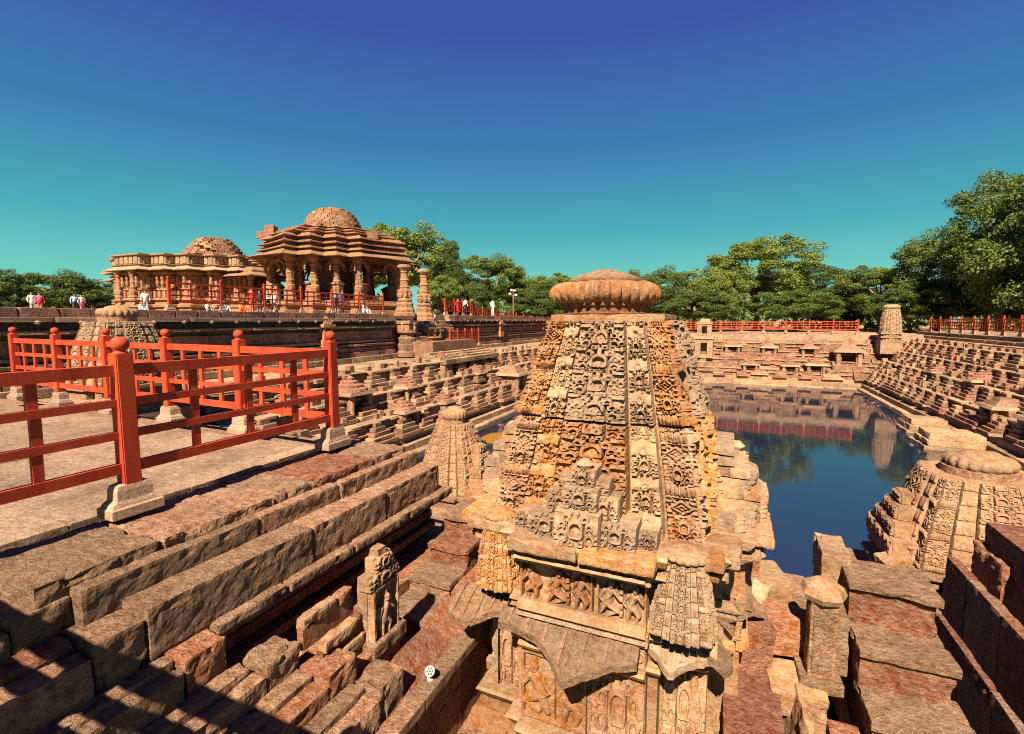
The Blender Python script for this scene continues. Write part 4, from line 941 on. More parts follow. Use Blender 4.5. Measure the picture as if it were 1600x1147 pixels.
# ================================================================ RED FENCES
_fm = {}
def fmesh(key, fn):
    if key not in _fm: _fm[key] = fn()
    return _fm[key]
def fence(label, p0, p1, n, near=True, nb=3, sc=1.0, ends=(True, True), plinth=True, pl_turn=False, board=1.0, group='red railings around the tank'):
    p0 = Vector(p0); p1 = Vector(p1); d = p1 - p0; Lh = hypot(d.x, d.y); ang = atan2(d.y, d.x); slope = d.z / Lh
    r = empty('red_fence', p0, ang, label=label, cat='fence', group=group)
    bay = Lh / n
    def post_me():
        import bmesh
        bm = bmesh.new(); bmesh.ops.create_cube(bm, size=1.0)
        for v in bm.verts: v.co = Vector((v.co.x*.12, v.co.y*.12, .74 + v.co.z*1.02))
        bmesh.ops.bevel(bm, geom=[e for e in bm.edges], offset=.008, segments=2, affect='EDGES')
        me = bpy.data.meshes.new('post'); bm.to_mesh(me); bm.free(); me.materials.append(M['red']); return me
    def ball_me(): return MB().lathe([(.052, 1.235), (.055, 1.25), (.038, 1.262), (.038, 1.272), (.050, 1.282), (.060, 1.302), (.062, 1.326), (.053, 1.352), (.03, 1.370), (.008, 1.376)], 18 if near else 8).mesh('finial', M['red'], True)
    def pl_me():
        a = [(.23, .11, 0), (.23, .11, .07), (.21, .09, .08), (.20, .085, .10), (.16, .075, .125), (.155, .072, .20), (.14, .065, .235), (.11, .05, .245)]
        return MB().loops([[(sx*x, sy*y, z) for sx, sy in ((-1, -1), (1, -1), (1, 1), (-1, 1))] for x, y, z in a]).mesh('plinth_stone', M['plinth'])
    pm = fmesh('post', post_me); bmh = fmesh('ball%d' % near, ball_me); pl = fmesh('plinth', pl_me)
    for i in range(n + 1):
        if (i == 0 and not ends[0]) or (i == n and not ends[1]): continue
        z = slope * bay * i
        p = obj('post', pm, r, (bay*i, 0, z), rng.uniform(-.02, .02), (sc, sc, sc))
        obj('finial', bmh, p)
        if plinth: obj('plinth_stone', pl, r, (bay*i, 0, z), rng.uniform(-.04, .04) + (pi/2 if pl_turn else 0), (.80*sc, .95*sc, sc))
    rails = ((1.12, .085*board, .055), (.87, .06*board, .045), (.62, .06*board, .045), (.36, .08*board, .055))
    if near:
        for i in range(n):
            for z, h, w in rails:
                m = MB().box((bay/2, 0, 0), (bay-.11, w, h)); o = m.obj('rail', M['red'], r); o.location = (bay*i, rng.uniform(-.006, .006), z*sc + slope*bay*i); o.rotation_euler = (0, -math.atan(slope), 0)
            for k in range(nb):
                x = bay*i + bay*(k+1)/(nb+1)
                for za, zb in ((.40, .59), (.65, .84), (.90, 1.078)):
                    MB().box((0, 0, 0), (.062, .034, (zb-za)*sc)).obj('baluster', M['red'], r, loc=(x + rng.uniform(-.006, .006), .004, (za+zb)/2*sc + slope*x))
    else:
        m = MB()
        for z, h, w in rails: m.add([(a, b*w/2, z*sc + c*h/2 + slope*a) for a in (0, Lh) for b in (-1, 1) for c in (-1, 1)], [(0,1,3,2),(4,6,7,5),(0,4,5,1),(2,3,7,6),(1,5,7,3),(0,2,6,4)])
        m.obj('rails', M['red'], r)
        for i in range(n):
            for k in range(nb): obj('baluster', fmesh('bal', lambda: MB().box((0, 0, .74), (.05, .045, .70)).mesh('baluster', M['red'])), r, (bay*(i+(k+1)/(nb+1)), 0, slope*bay*(i+(k+1)/(nb+1))))
    return r
fence('red wooden fence with ball-topped posts on the near terrace, beside the worn steps', (-4.25, 0.06, 0), (-4.27, 4.42, 0), 2, True, 3)
fence('red wooden fence crossing the terrace to the left behind the nearest fence', (-4.27, 4.42, 0), (-12.4, 4.75, 0), 5, True, 3, ends=(False, True))
fence('red fence behind the viewer whose shade falls across the lower left steps', (-4.25, 0.06, 0), (2.6, -.25, 0), 3, True, 3, ends=(False, True), board=1.9)
bo = MB().lathe([(.022, 0), (.022, .015), (.012, .02)], 10).mesh('bolt', M['bolt'])
b_ = obj('bolt', bo, [o for o in bpy.data.objects if o.name.startswith('red_fence')][0], (4.40, -.062, 1.15)); b_.rotation_euler = (pi/2, 0, 0)
TZ = 1.9
fence('red fence along the terrace edge in front of the temple halls', (-20.9, 12.9, TZ), (-20.85, 26.4, TZ), 6, False, 4, group='red railings on the temple terrace')
fence('red fence on the terrace wall right of the temple stairs', (-20.9, 34.2, TZ), (-20.9, 38.5, TZ), 3, False, 3, group='red railings on the temple terrace')
fence('lower red fence running on towards the trees right of the temple stairs', (-20.9, 38.8, TZ-.35), (-20.0, 58.5, .2), 11, False, 3, group='red railings on the temple terrace')
fence('short red fence half way down the temple stairs', (-18.3, 30.6, -.45), (-18.2, 34.8, -.45), 4, False, 4, sc=1.0, group='red railings on the temple terrace')
fence('long red fence along the top of the far bank', (-19.5, 58.6, .08), (11.6, 58.2, .25), 15, False, 3)
fence('red fence along the top of the right bank under the dark trees', (16.9, 57.0, .46), (16.9, 24.0, .46), 15, False, 4)

# ================================================================ TEMPLE
def rect_offset(poly, o):
    n = len(poly); out = []
    for i in range(n):
        (ax, ay), (bx, by), (cx, cy) = poly[i-1], poly[i], poly[(i+1) % n]
        def nrm(px, py, qx, qy): dx, dy = qx-px, qy-py; l = hypot(dx, dy); return (dy/l, -dx/l)
        n1 = nrm(ax, ay, bx, by); n2 = nrm(bx, by, cx, cy)
        if abs(n1[0]*n2[1]-n1[1]*n2[0]) < 1e-6: out.append((bx+n1[0]*o, by+n1[1]*o))
        else: out.append((bx+(n1[0]+n2[0])*o, by+(n1[1]+n2[1])*o))
    return out
def ploops(poly, prof): return MB().loops([[(x, y, z) for x, y in rect_offset(poly, o)] for o, z in prof])
def stepped_diamond(R, a, n):
    q = [(R, -a), (R, a)]; d = (R-a)/n
    for k in range(n): q += [(R-d*(k+1), a+d*k), (R-d*(k+1), a+d*(k+1))]
    q = q[:-1]; q = q[1:]                             # from east tip up to the north tip, first quadrant
    pts = []
    for r in range(4):
        c, s = cos(r*pi/2), sin(r*pi/2)
        for x, y in q: pts.append((x*c-y*s, x*s+y*c))
    return pts
def column_mesh(h, w, mat, n=8):
    p = [(.62, 0), (.62, .05), (.5, .07), (.56, .12), (.5, .16), (.46, .18), (.52, .26), (.52, .32), (.40, .35), (.44, .44), (.36, .47), (.36, .58), (.42, .60), (.33, .64), (.33, .74), (.40, .77), (.46, .80), (.34, .82), (.5, .88), (.62, .93), (.62, 1.0)]
    return MB().lathe([(r*w, z*h) for r, z in p], n, rot=pi/n).mesh('column', M[mat])
HX, HY = -27.6, 29.3
hall = empty('pillared_hall', (HX, HY, TZ), label='open pillared temple hall with a round stepped stone dome', cat='temple')
PD = stepped_diamond(5.6, 1.15, 4)
ploops(PD, [(.5, 0), (.5, .25), (.3, .3), (.3, .55), (.42, .6), (.42, .72), (.25, .78), (.25, .95)]).obj('platform', M['temple'], hall)
cm = column_mesh(2.95, .62, 'temple'); cm2 = column_mesh(2.95, .5, 'temple_roof')
conv = []
for i in range(len(PD)):
    (ax, ay), (bx, by), (cx, cy) = PD[i-1], PD[i], PD[(i+1) % len(PD)]
    if (bx-ax)*(cy-by)-(by-ay)*(cx-bx) > 0: conv.append(PD[i])
for x, y in conv:
    k = 1 - .42/max(abs(x), abs(y)); obj('column', cm, hall, (x*k, y*k, .95))
for k in range(12):
    a = 2*pi*k/12+.26; obj('column', cm2, hall, (2.7*cos(a), 2.7*sin(a), .95))
MB().lathe([(1.2, .95), (1.2, 3.9)], 8).obj('inner_shade_core', M['shade_in'], hall)  # central drum whose dark colour stands in for shade inside the hall
# low carved seats between the outer columns, set on the stepped flanks
for r in range(4):
    for sgn in (-1, 1):
        for k in (1, 2, 3):
            d_ = (5.6-1.15)/4; x = 5.6-d_*k-.45; y = (1.15+d_*(k-.5))*1.0
            if sgn < 0: x, y = y, x
            c, s = cos(r*pi/2), sin(r*pi/2); dims = (.3, d_*.72, 1.15) if sgn > 0 else (d_*.72, .3, 1.15)
            m = MB().box((0, 0, 0), dims).box((0, 0, .60), (dims[0]+.2, dims[1]+.1, .12)); o = m.obj('seat_wall', M['temple'], hall, loc=(x*c-y*s, x*s+y*c, 1.5), rz=r*pi/2)
# carved arches between the columns
def arch_mesh(w):
    n = 9; pts = [(w/2*cos(pi*i/(n-1)), .62*sin(pi*i/(n-1))) for i in range(n)]
    m = MB(); L_o = [(x*1.0, .7*0+max(z, 0)+.18+.04*(i % 2)) for i, (x, z) in enumerate(pts)]
    V = [(x, y, z) for y in (-.07, .07) for x, z in pts] + [(x, y, z) for y in (-.07, .07) for x, z in L_o]
    F = []
    for i in range(n-1): F += [(i, i+1, 2*n+i+1, 2*n+i), (n+i, 3*n+i, 3*n+i+1, n+i+1), (2*n+i, 2*n+i+1, 3*n+i+1, 3*n+i), (i, n+i, n+i+1, i+1)]
    return m.add(V, F).mesh('arch', M['temple'])
am = arch_mesh(1.5)
for r in range(4):
    c, s = cos(r*pi/2), sin(r*pi/2)
    obj('arch', am, hall, (5.2*c, 5.2*s, 2.85), r*pi/2+pi/2)
    for k in (1, 2, 3):
        d_ = (5.6-1.15)/4
        for sgn in (-1, 1): 
            x, y = 5.6-d_*k-.42, (1.15+d_*(k-.5))*sgn
            obj('arch', am, hall, (x*c-y*s, x*s+y*c, 2.95), r*pi/2+pi/2)
ploops(PD, [(-.5, 3.75), (-.12, 3.75), (-.12, 4.02), (-.3, 4.04), (-.3, 4.1)]).obj('beam', M['temple_roof'], hall)
ploops(PD, [(-.3, 4.02), (.05, 4.02), (.70, 3.80), (.73, 3.84), (.70, 3.90), (.1, 4.22), (-.3, 4.22)]).obj('eave', M['temple'], hall)
z = 4.2; o_ = .15
for i in range(3):
    ploops(PD, [(o_-.5, z), (o_-.18, z), (o_-.18, z+.10), (o_+.14, z+.13), (o_+.14, z+.20), (o_-.04, z+.27), (o_-.16, z+.32), (o_-.16, z+.40), (o_-.5, z+.40)]).obj('roof_course', M['temple_roof' if i % 2 else 'temple'], hall); z += .40; o_ -= .10
PD2 = stepped_diamond(4.7, 1.1, 4)
for i in range(3):
    P_ = [(x*(1-.13*i), y*(1-.13*i)) for x, y in PD2]
    ploops(P_, [(-.6, z), (.0, z), (.0, z+.10), (.2, z+.14), (.2, z+.2), (0, z+.26), (-.6, z+.26)]).obj('roof_course', M['temple_roof' if i % 2 == 0 else 'temple'], hall); z += .26
# dome of corbelled ring courses, each course of separate weathered stones
zt = z - .25
for ring in range(11):
    f = ring/10; R = 1.55*sqrt(max(0, 1-(f*.96)**2))+.42; ns = max(8, int(2*pi*R/.48)); hh = .172
    MB().lathe([(R-.12, zt), (R-.12, zt+hh)], 20).obj('dome_core', M['temple_roof'], hall)
    for k in range(ns):
        a = 2*pi*(k+.5*(ring % 2))/ns; q = rng.random()
        if q < .06 and ring > 1: continue
        blk('dome_stone', hall, (R*cos(a), R*sin(a), zt+hh/2), (.30+rng.uniform(-.04, .07), 2*pi*R/ns-.02, hh-.012), rng.choice(('temple', 'temple_roof', 'bank_pale')), 0).rotation_euler = (0, 0, a)
    zt += hh
MB().lathe([(.62, zt-.02), (.6, zt+.10), (.4, zt+.14), (.2, zt+.2)], 12).obj('dome_cap', M['temple'], hall)
# ruined stones standing on the roof's west side
for (x, y, zz, d) in ((-4.2, -1.9, 5.5, (.9, .8, .8)), (-3.7, -2.6, 5.6, (.5, .5, 1.1)), (-2.5, -3.4, 5.5, (.7, .6, .9)), (-3.2, -3.2, 5.35, (1.4, .5, .5)), (3.4, 2.4, 5.4, (.6, .6, .5)), (4.2, -.6, 5.2, (.8, .9, .5)), (-4.3, .4, 5.4, (.8, 1.2, .7))):
    blk('roof_fragment', hall, (x, y, zz+.35), d, 'temple_roof', rng.uniform(0, 1))

# closed sanctum hall to the left
SXc = -42.9
sanc = empty('sanctum_hall', (SXc, HY, TZ), label='closed carved sanctum hall with stepped parapet left of the pillared hall', cat='temple')
half = [(7.4, 1.3), (7.4, 1.9), (6.2, 1.9), (6.2, 3.0), (4.9, 3.0), (4.9, 4.2), (3.3, 4.2), (3.3, 4.9), (1.5, 4.9), (1.5, 5.7), (-1.5, 5.7), (-1.5, 4.9), (-3.1, 4.9), (-3.1, 4.3), (-4.6, 4.3), (-4.6, 3.6), (-6.0, 3.6), (-6.0, 2.7), (-7.0, 2.7), (-7.0, 1.4)]
PS = half + [(x, -y) for x, y in half[::-1]]
for pl_, zs in (([p for p in PS if p[0] >= -4.7], 1.0), ([(-4.4, -3.6)] + [p for p in PS if p[0] < -4.7][::-1][::-1] + [(-4.4, 3.6)], .86)):
    if zs < 1: pl_ = [(-4.4, 3.6), (-6.0, 3.6), (-6.0, 2.7), (-7.0, 2.7), (-7.0, -2.7), (-6.0, -2.7), (-6.0, -3.6), (-4.4, -3.6)]
    sp = lambda pr: [(o2, z2*zs) for o2, z2 in pr]
    ploops(pl_, sp([(.35, 0), (.35, .3), (.15, .36), (.15, .55), (.3, .62), (.3, .8), (.1, .86), (.1, 1.1), (.25, 1.16), (.25, 1.3), (0, 1.36), (0, 1.9), (.12, 1.94), (.12, 2.06), (0, 2.1), (0, 3.1), (.2, 3.15), (.2, 3.28), (.05, 3.34), (.05, 3.5)])).obj('wall', M['temple'], sanc)
    ploops(pl_, sp([(-.3, 3.48), (.15, 3.48), (.7, 3.40), (.72, 3.46), (.2, 3.72), (.2, 3.8), (-.3, 3.8)])).obj('eave', M['bank_pale'], sanc)
    ploops(pl_, sp([(-.3, 3.8), (.22, 3.8), (.30, 3.86), (.12, 3.92), (.12, 4.5), (.3, 4.58), (.3, 4.68), (-.3, 4.74)])).obj('parapet', M['bank_pale'], sanc)
n = len(PS)
for i in range(n):                                  # niches, pilasters and parapet panels on the faces turned to the tank
    (ax, ay), (bx, by) = PS[i], PS[(i+1) % n]; l = hypot(bx-ax, by-ay)
    nx, ny = (by-ay)/l, -(bx-ax)/l
    if ny > .5: continue
    zs = .86 if min(ax, bx) < -4.7 else 1.0
    k = max(1, int(l/.55)); ang = atan2(by-ay, bx-ax)
    for j in range(k):
        f = (j+.5)/k; x, y = ax+(bx-ax)*f+nx*.12, ay+(by-ay)*f+ny*.12
        MB().box((0, 0, 4.21), (l/k*.7, .12, .5)).obj('parapet_panel', M['bank_pale'], sanc, loc=(x, y, 0), rz=ang, scale=(1, 1, zs))
        m = MB().box((0, 0, 2.55), (l/k*.34, .26, .9), 0, .8).box((0, 0, 1.62), (l/k*.5, .2, .5)).lathe([(.09, 2.2), (.13, 2.45), (.09, 2.65), (.12, 2.8), (.07, 2.98)], 7, (0, -.16, 0))
        m.obj('wall_figure', M['temple'], sanc, loc=(x-nx*.08, y-ny*.08, 0), rz=ang, scale=(1, 1, zs))
# open porch columns and the ruined stepped roof
for x, y in ((6.9, -1.9), (7.6, -1.3), (5.6, -3.0), (-6.9, -2.6), (-6.9, -1.2), (0.9, -5.9), (-.9, -5.9)):
    obj('column', column_mesh(2.4, .5, 'temple'), sanc, (x*1.02, y*1.02, 1.1))
zt = 4.6
for ring in range(10):
    R = 2.7*(1-ring*.066)
    MB().lathe([(R-.3, zt), (R-.3, zt+.21)], 12, c=(2.0, 0, 0)).obj('roof_core', M['temple_roof'], sanc)
    ns = int(2*pi*R/.6)
    for k in range(ns):
        a = 2*pi*(k+.5*(ring % 2))/ns
        if rng.random() < .12: continue
        blk('roof_stone', sanc, (2.0+R*.95*cos(a), R*.95*sin(a), zt+.14+rng.uniform(-.03, .03)), (.5, .56, .19), rng.choice(('temple_roof', 'temple', 'bank_pale'))).rotation_euler = (0, 0, a)
    zt += .19
# low porch roof joining the two halls
porch = empty('connecting_porch', (-35.6, HY, TZ), label='low columned porch roof joining the two temple halls', cat='porch')
MB().box((0, 0, .4), (3.4, 4.2, .8)).obj('platform', M['temple'], porch)
for x, y in ((-1.2, -1.8), (1.2, -1.8), (-1.2, 1.8), (1.2, 1.8)): obj('column', column_mesh(2.3, .5, 'temple'), porch, (x, y, .8))
MB().loops([[(sx*x, sy*y, z) for sx, sy in ((-1, -1), (1, -1), (1, 1), (-1, 1))] for x, y, z in ((1.6, 2.0, 3.1), (2.4, 2.9, 2.98), (2.4, 2.9, 3.06), (1.7, 2.1, 3.35), (1.7, 2.1, 3.5), (1.2, 1.5, 3.8))]).obj('roof', M['temple'], porch)

# gate pillars in front of the hall
def gate_pillar(u, w, z0, h, lab):
    p = at(u, w, z0); r = empty('gate_pillar', p, label=lab, cat='pillar', group='carved gate pillars before the pillared hall')
    b = [(.72, 0), (.72, .05), (.60, .07), (.62, .12), (.50, .17), (.53, .24), (.44, .28)]
    MB().lathe([(rr, z*h) for rr, z in b], 16, rib=8, ribamp=.05).obj('base', M['temple'], r)
    s = [(.50, .28), (.62, .30), (.60, .33), (.46, .35), (.50, .42), (.50, .50), (.40, .54), (.45, .57), (.36, .60), (.36, .68), (.42, .70), (.33, .74), (.30, .84), (.36, .86), (.30, .90)]
    MB().lathe([(rr*.78, z*h) for rr, z in s], 12).obj('shaft', M['temple'], r)
    for k in range(8): MB().lathe([(.08, .37*h), (.12, .42*h), (.07, .46*h), (.09, .49*h), (.03, .52*h)], 6, (.40*cos(k*pi/4), .40*sin(k*pi/4), 0)).obj('carved_figure', M['temple'], r)
    MB().lathe([(.30, .90*h), (.44, .95*h), (.44, .99*h), (.36, h)], 10).obj('capital', M['bank_pale'], r)
gate_pillar(634, 33.0, 1.78, 3.35, 'carved gate pillar nearest the pillared hall, left of the pair')
gate_pillar(664, 33.6, 1.45, 3.45, 'carved gate pillar standing free before the trees, right of the pair')

# ================================================================ TREES
def crown_mesh(name, seed, nclump, nleaf, size, mat, sq=(1, 1, .8)):
    r = np.random.default_rng(seed); C = []
    while len(C) < nclump:
        p = r.normal(size=3); p /= np.linalg.norm(p); k = r.uniform(.35, 1.0)**.5
        p = p*k*np.array(sq); p[2] = p[2] if p[2] > -.45 else p[2]*.5
        p *= 1 + .22*np.sin(3.1*p[0]+seed)*np.cos(2.7*p[1]+seed*2)
        C.append(p)
    C = np.array(C); rad = r.uniform(.10, .22, nclump)
    idx = np.repeat(np.arange(nclump), nleaf); N = len(idx)
    d = r.normal(size=(N, 3)); d /= np.linalg.norm(d, axis=1, keepdims=True); k = r.uniform(.25, 1, N)**.6
    P = C[idx] + d*(rad[idx]*k)[:, None]*np.array((1.1, 1.1, .75))
    nrm = d*.6 + r.normal(size=(N, 3))*.55 + np.array((0, 0, .5)); nrm /= np.linalg.norm(nrm, axis=1, keepdims=True)
    a = np.cross(nrm, r.normal(size=(N, 3))); a /= np.linalg.norm(a, axis=1, keepdims=True); b = np.cross(nrm, a)
    s = (size*r.uniform(.6, 1.25, N))[:, None]
    V = np.stack([P-a*s, P-b*s*.5, P+a*s, P+b*s*.5], 1).reshape(-1, 3)
    F = np.arange(N*4).reshape(-1, 4)
    return mesh(name, V, F, M[mat])
CR = [crown_mesh('crown', 1, 150, 340, .024, 'leaf_a'), crown_mesh('crown', 2, 165, 330, .0235, 'leaf_b', (1, .95, .95)), crown_mesh('crown', 3, 150, 340, .025, 'leaf_b', (1.1, 1, .7)), crown_mesh('crown', 4, 180, 310, .023, 'leaf_a', (.9, .9, 1.15))]
def trunk_mesh(seed):
    r = random.Random(seed); m = MB()
    m.tube([(0, 0, 0), (.05, .02, .25), (.0, .05, .55), (.06, 0, .9)], [.075, .055, .045, .03], 8)
    for k in range(6):
        a = k*1.05+r.random(); z0 = r.uniform(.35, .7); q = r.uniform(.35, .6)
        m.tube([(0, .03, z0), (cos(a)*q*.45, sin(a)*q*.45, z0+.2), (cos(a)*q, sin(a)*q, z0+.5)], [.035, .024, .010], 6)
    return m.mesh('trunk', M['bark'], True)
TR = [trunk_mesh(i) for i in range(3)]
def tree(u, w, vtop, hwpx, vmid, var, lab, zg=0.0, rz=None, stretch=1.0):
    """crown top at picture row vtop, centre at row vmid, half width hwpx"""
    p = at(u, w, zg); R = hwpx/770*w; ztop = 1.5+(500-vtop)/770*w; zm = 1.5+(500-vmid)/770*w
    r = empty('tree', p, label=lab, cat='tree', group='trees around the tank')
    top = {0: .95, 1: 1.08, 2: .85, 3: 1.28}[var]
    sz = max(.2, (ztop-zm)/top)
    o = obj('crown', CR[var], r, (0, 0, zm-zg), rz if rz is not None else rng.uniform(0, 6.28), (R, R, sz*stretch))
    hgt = zm-zg; obj('trunk', TR[rng.randrange(3)], r, (0, 0, 0), rng.uniform(0, 6), (R*.8, R*.8, hgt*1.15))
for a in ((638, 58, 346, 84, 415, 1, 'big round tree directly behind the pillared hall dome', 0), (700, 54, 375, 30, 430, 3, 'narrow light green tree at the right side of the big tree behind the hall', 0),
        (690, 50, 428, 30, 458, 2, 'small bright bush tree behind the gate pillars', 0), (770, 72, 394, 62, 440, 1, 'leafy light green tree right of the temple stairs, behind the lamp post', 0),
        (850, 80, 424, 66, 460, 1, 'low tree behind the left side of the big shrine crown', 0), (960, 84, 418, 58, 455, 1, 'tree peeping over the big shrine crown', 0),
        (1040, 78, 416, 52, 455, 0, 'tree just right of the big shrine crown behind the far bank', 0), (1178, 72, 362, 84, 425, 1, 'tallest light green tree in the middle behind the far railing', 0),
        (1115, 70, 415, 45, 462, 2, 'lower tree left of the tallest middle tree', 0), (1290, 76, 412, 62, 455, 3, 'tree right of the tallest middle tree', 0),
        (1372, 70, 408, 62, 455, 1, 'broad tree behind the spire tower on the far bank', 0), (1462, 64, 358, 70, 430, 0, 'dark tree above the right fence, left of the tallest right tree', .2),
        (1560, 52, 268, 100, 385, 3, 'tallest dark tree rising at the right picture edge', .3), (1650, 46, 250, 120, 400, 0, 'dark tree cut off by the right picture edge', .3),
        (1535, 56, 420, 90, 470, 0, 'low dark tree behind the right fence', .2), (1240, 66, 448, 60, 480, 0, 'shaded low tree behind the far railing, right of the middle', 0),
        (1085, 68, 450, 60, 480, 0, 'shaded low tree behind the slim far tower', 0), (1420, 62, 445, 60, 478, 0, 'shaded low tree beside the spire tower', .1),
        (1330, 84, 440, 60, 478, 0, 'shaded distant tree behind the far railing, left of the spire tower', 0),
        (95, 62, 420, 62, 458, 0, 'wide dark tree on the terrace left of the sanctum hall', TZ), (18, 58, 420, 36, 462, 3, 'dark tree at the left picture edge', TZ), (150, 72, 438, 40, 466, 0, 'low tree against the left end of the sanctum hall', TZ),
        (838, 68, 446, 44, 480, 0, 'shaded low tree just left of the big shrine crown, behind the terrace fence', 0), (730, 66, 440, 50, 476, 0, 'shaded low tree behind the temple stairs', 0), (905, 74, 432, 66, 470, 0, 'shaded low tree behind the big shrine crown', 0), (990, 70, 452, 60, 482, 3, 'low tree between far railing and big shrine', 0)):
    tree(*a)
# far belt of trees closing the horizon, one mass
def belt():
    r = np.random.default_rng(9); N = 26000
    th = r.uniform(-1.35, 1.5, N); R = r.uniform(95, 120, N); a = th - YAW*-1
    x = -np.sin(th+YAW)*R; y = np.cos(th+YAW)*R; hmax = 5.5+2.2*np.sin(th*23)+1.5*np.sin(th*51+1); z = r.uniform(0, 1, N)**.8*hmax
    P = np.stack([x, y, z], -1); nrm = r.normal(size=(N, 3)); nrm /= np.linalg.norm(nrm, axis=1, keepdims=True)
    A_ = np.cross(nrm, r.normal(size=(N, 3))); A_ /= np.linalg.norm(A_, axis=1, keepdims=True); B_ = np.cross(nrm, A_); s = r.uniform(.3, .8, N)[:, None]
    V = np.stack([P-A_*s, P-B_*s*.6, P+A_*s, P+B_*s*.6], 1).reshape(-1, 3)
    o = obj('distant_woodland', mesh('distant_woodland', V, np.arange(N*4).reshape(-1, 4), M['leaf_a'])); tag(o, 'dark distant woodland closing the view behind the tank', kind='stuff')
belt()

# ================================================================ LAMPS
lp = empty('lamp_post', at(802, 62, 0), label='slim brown lamp post with white floodlights behind the far left railing', cat='lamp post')
MB().lathe([(.14, 0), (.12, .2), (.09, .3), (.07, 5.0), (.05, 5.1)], 8).obj('pole', M['bark'], lp)
MB().box((0, 0, 4.6), (.9, .08, .08)).box((0, 0, 5.05), (.5, .08, .08)).obj('cross_arm', M['bark'], lp)
for x, z in ((-.4, 4.8), (.4, 4.65), (-.2, 5.25), (.2, 5.2)): MB().box((x, -.05, z), (.34, .25, .26), 0, .8).obj('floodlight', M['lamp_white'], lp)
def spotlight(loc, rz, lab, s=1.0):
    r = empty('spotlight', loc, rz, label=lab, cat='spotlight', group='white spotlights on the stonework')
    r.scale = (s, s, s)
    MB().lathe([(.035, 0), (.035, .012), (.012, .016), (.012, .06)], 12).obj('foot', M['lamp_white'], r)
    h = MB().lathe([(.022, -.06), (.035, -.05), (.046, .02), (.050, .045), (.050, .055), (.042, .056)], 18).obj('head', M['lamp_white'], r, smooth=False); h.location = (0, 0, .10); h.rotation_euler = (radians(62), 0, .2)
    for k in range(6):
        b = MB().lathe([(.009, .0565), (.009, .060)], 8, (.027*cos(k*pi/3), .027*sin(k*pi/3), 0)).obj('led', M['lamp_dark'], h)
    MB().lathe([(.010, .0565), (.010, .060)], 8).obj('led', M['lamp_dark'], h)
    MB().tube([(0, .03, .05), (.03, .06, .0), (.06, .04, -.08), (.055, .0, -.14), (.03, -.03, -.16)], [.006]*5, 6).obj('cable', M['lamp_dark'], r)
spotlight((-2.10, 3.14, -1.385), .3, 'round white spotlight with dark lenses on the ledge left of the big shrine', .8)
spotlight((.42, 4.62, -1.28), -.5, 'small white spotlight among the stones right of the big shrine', .6)
# floating algae patches by the left bank
for (x, y, s, lab) in ((-10.6, 22.5, 1.0, 'orange algae patch on the water beside the small tower shrine'), (-10.5, 28.0, 1.3, 'orange algae patch on the water farther from the small tower shrine')):
    r = random.Random(int(y)); pts = [(s*(1+.25*r.uniform(-1, 1))*cos(a*.4189)*.8, s*(1+.25*r.uniform(-1, 1))*sin(a*.4189)*1.2) for a in range(15)]
    tag(MB().prism(pts, 0, .012).obj('algae_patch', M['algae'], loc=(x, y, WZ+.004)), lab, 'algae', 'algae patches on the pool')

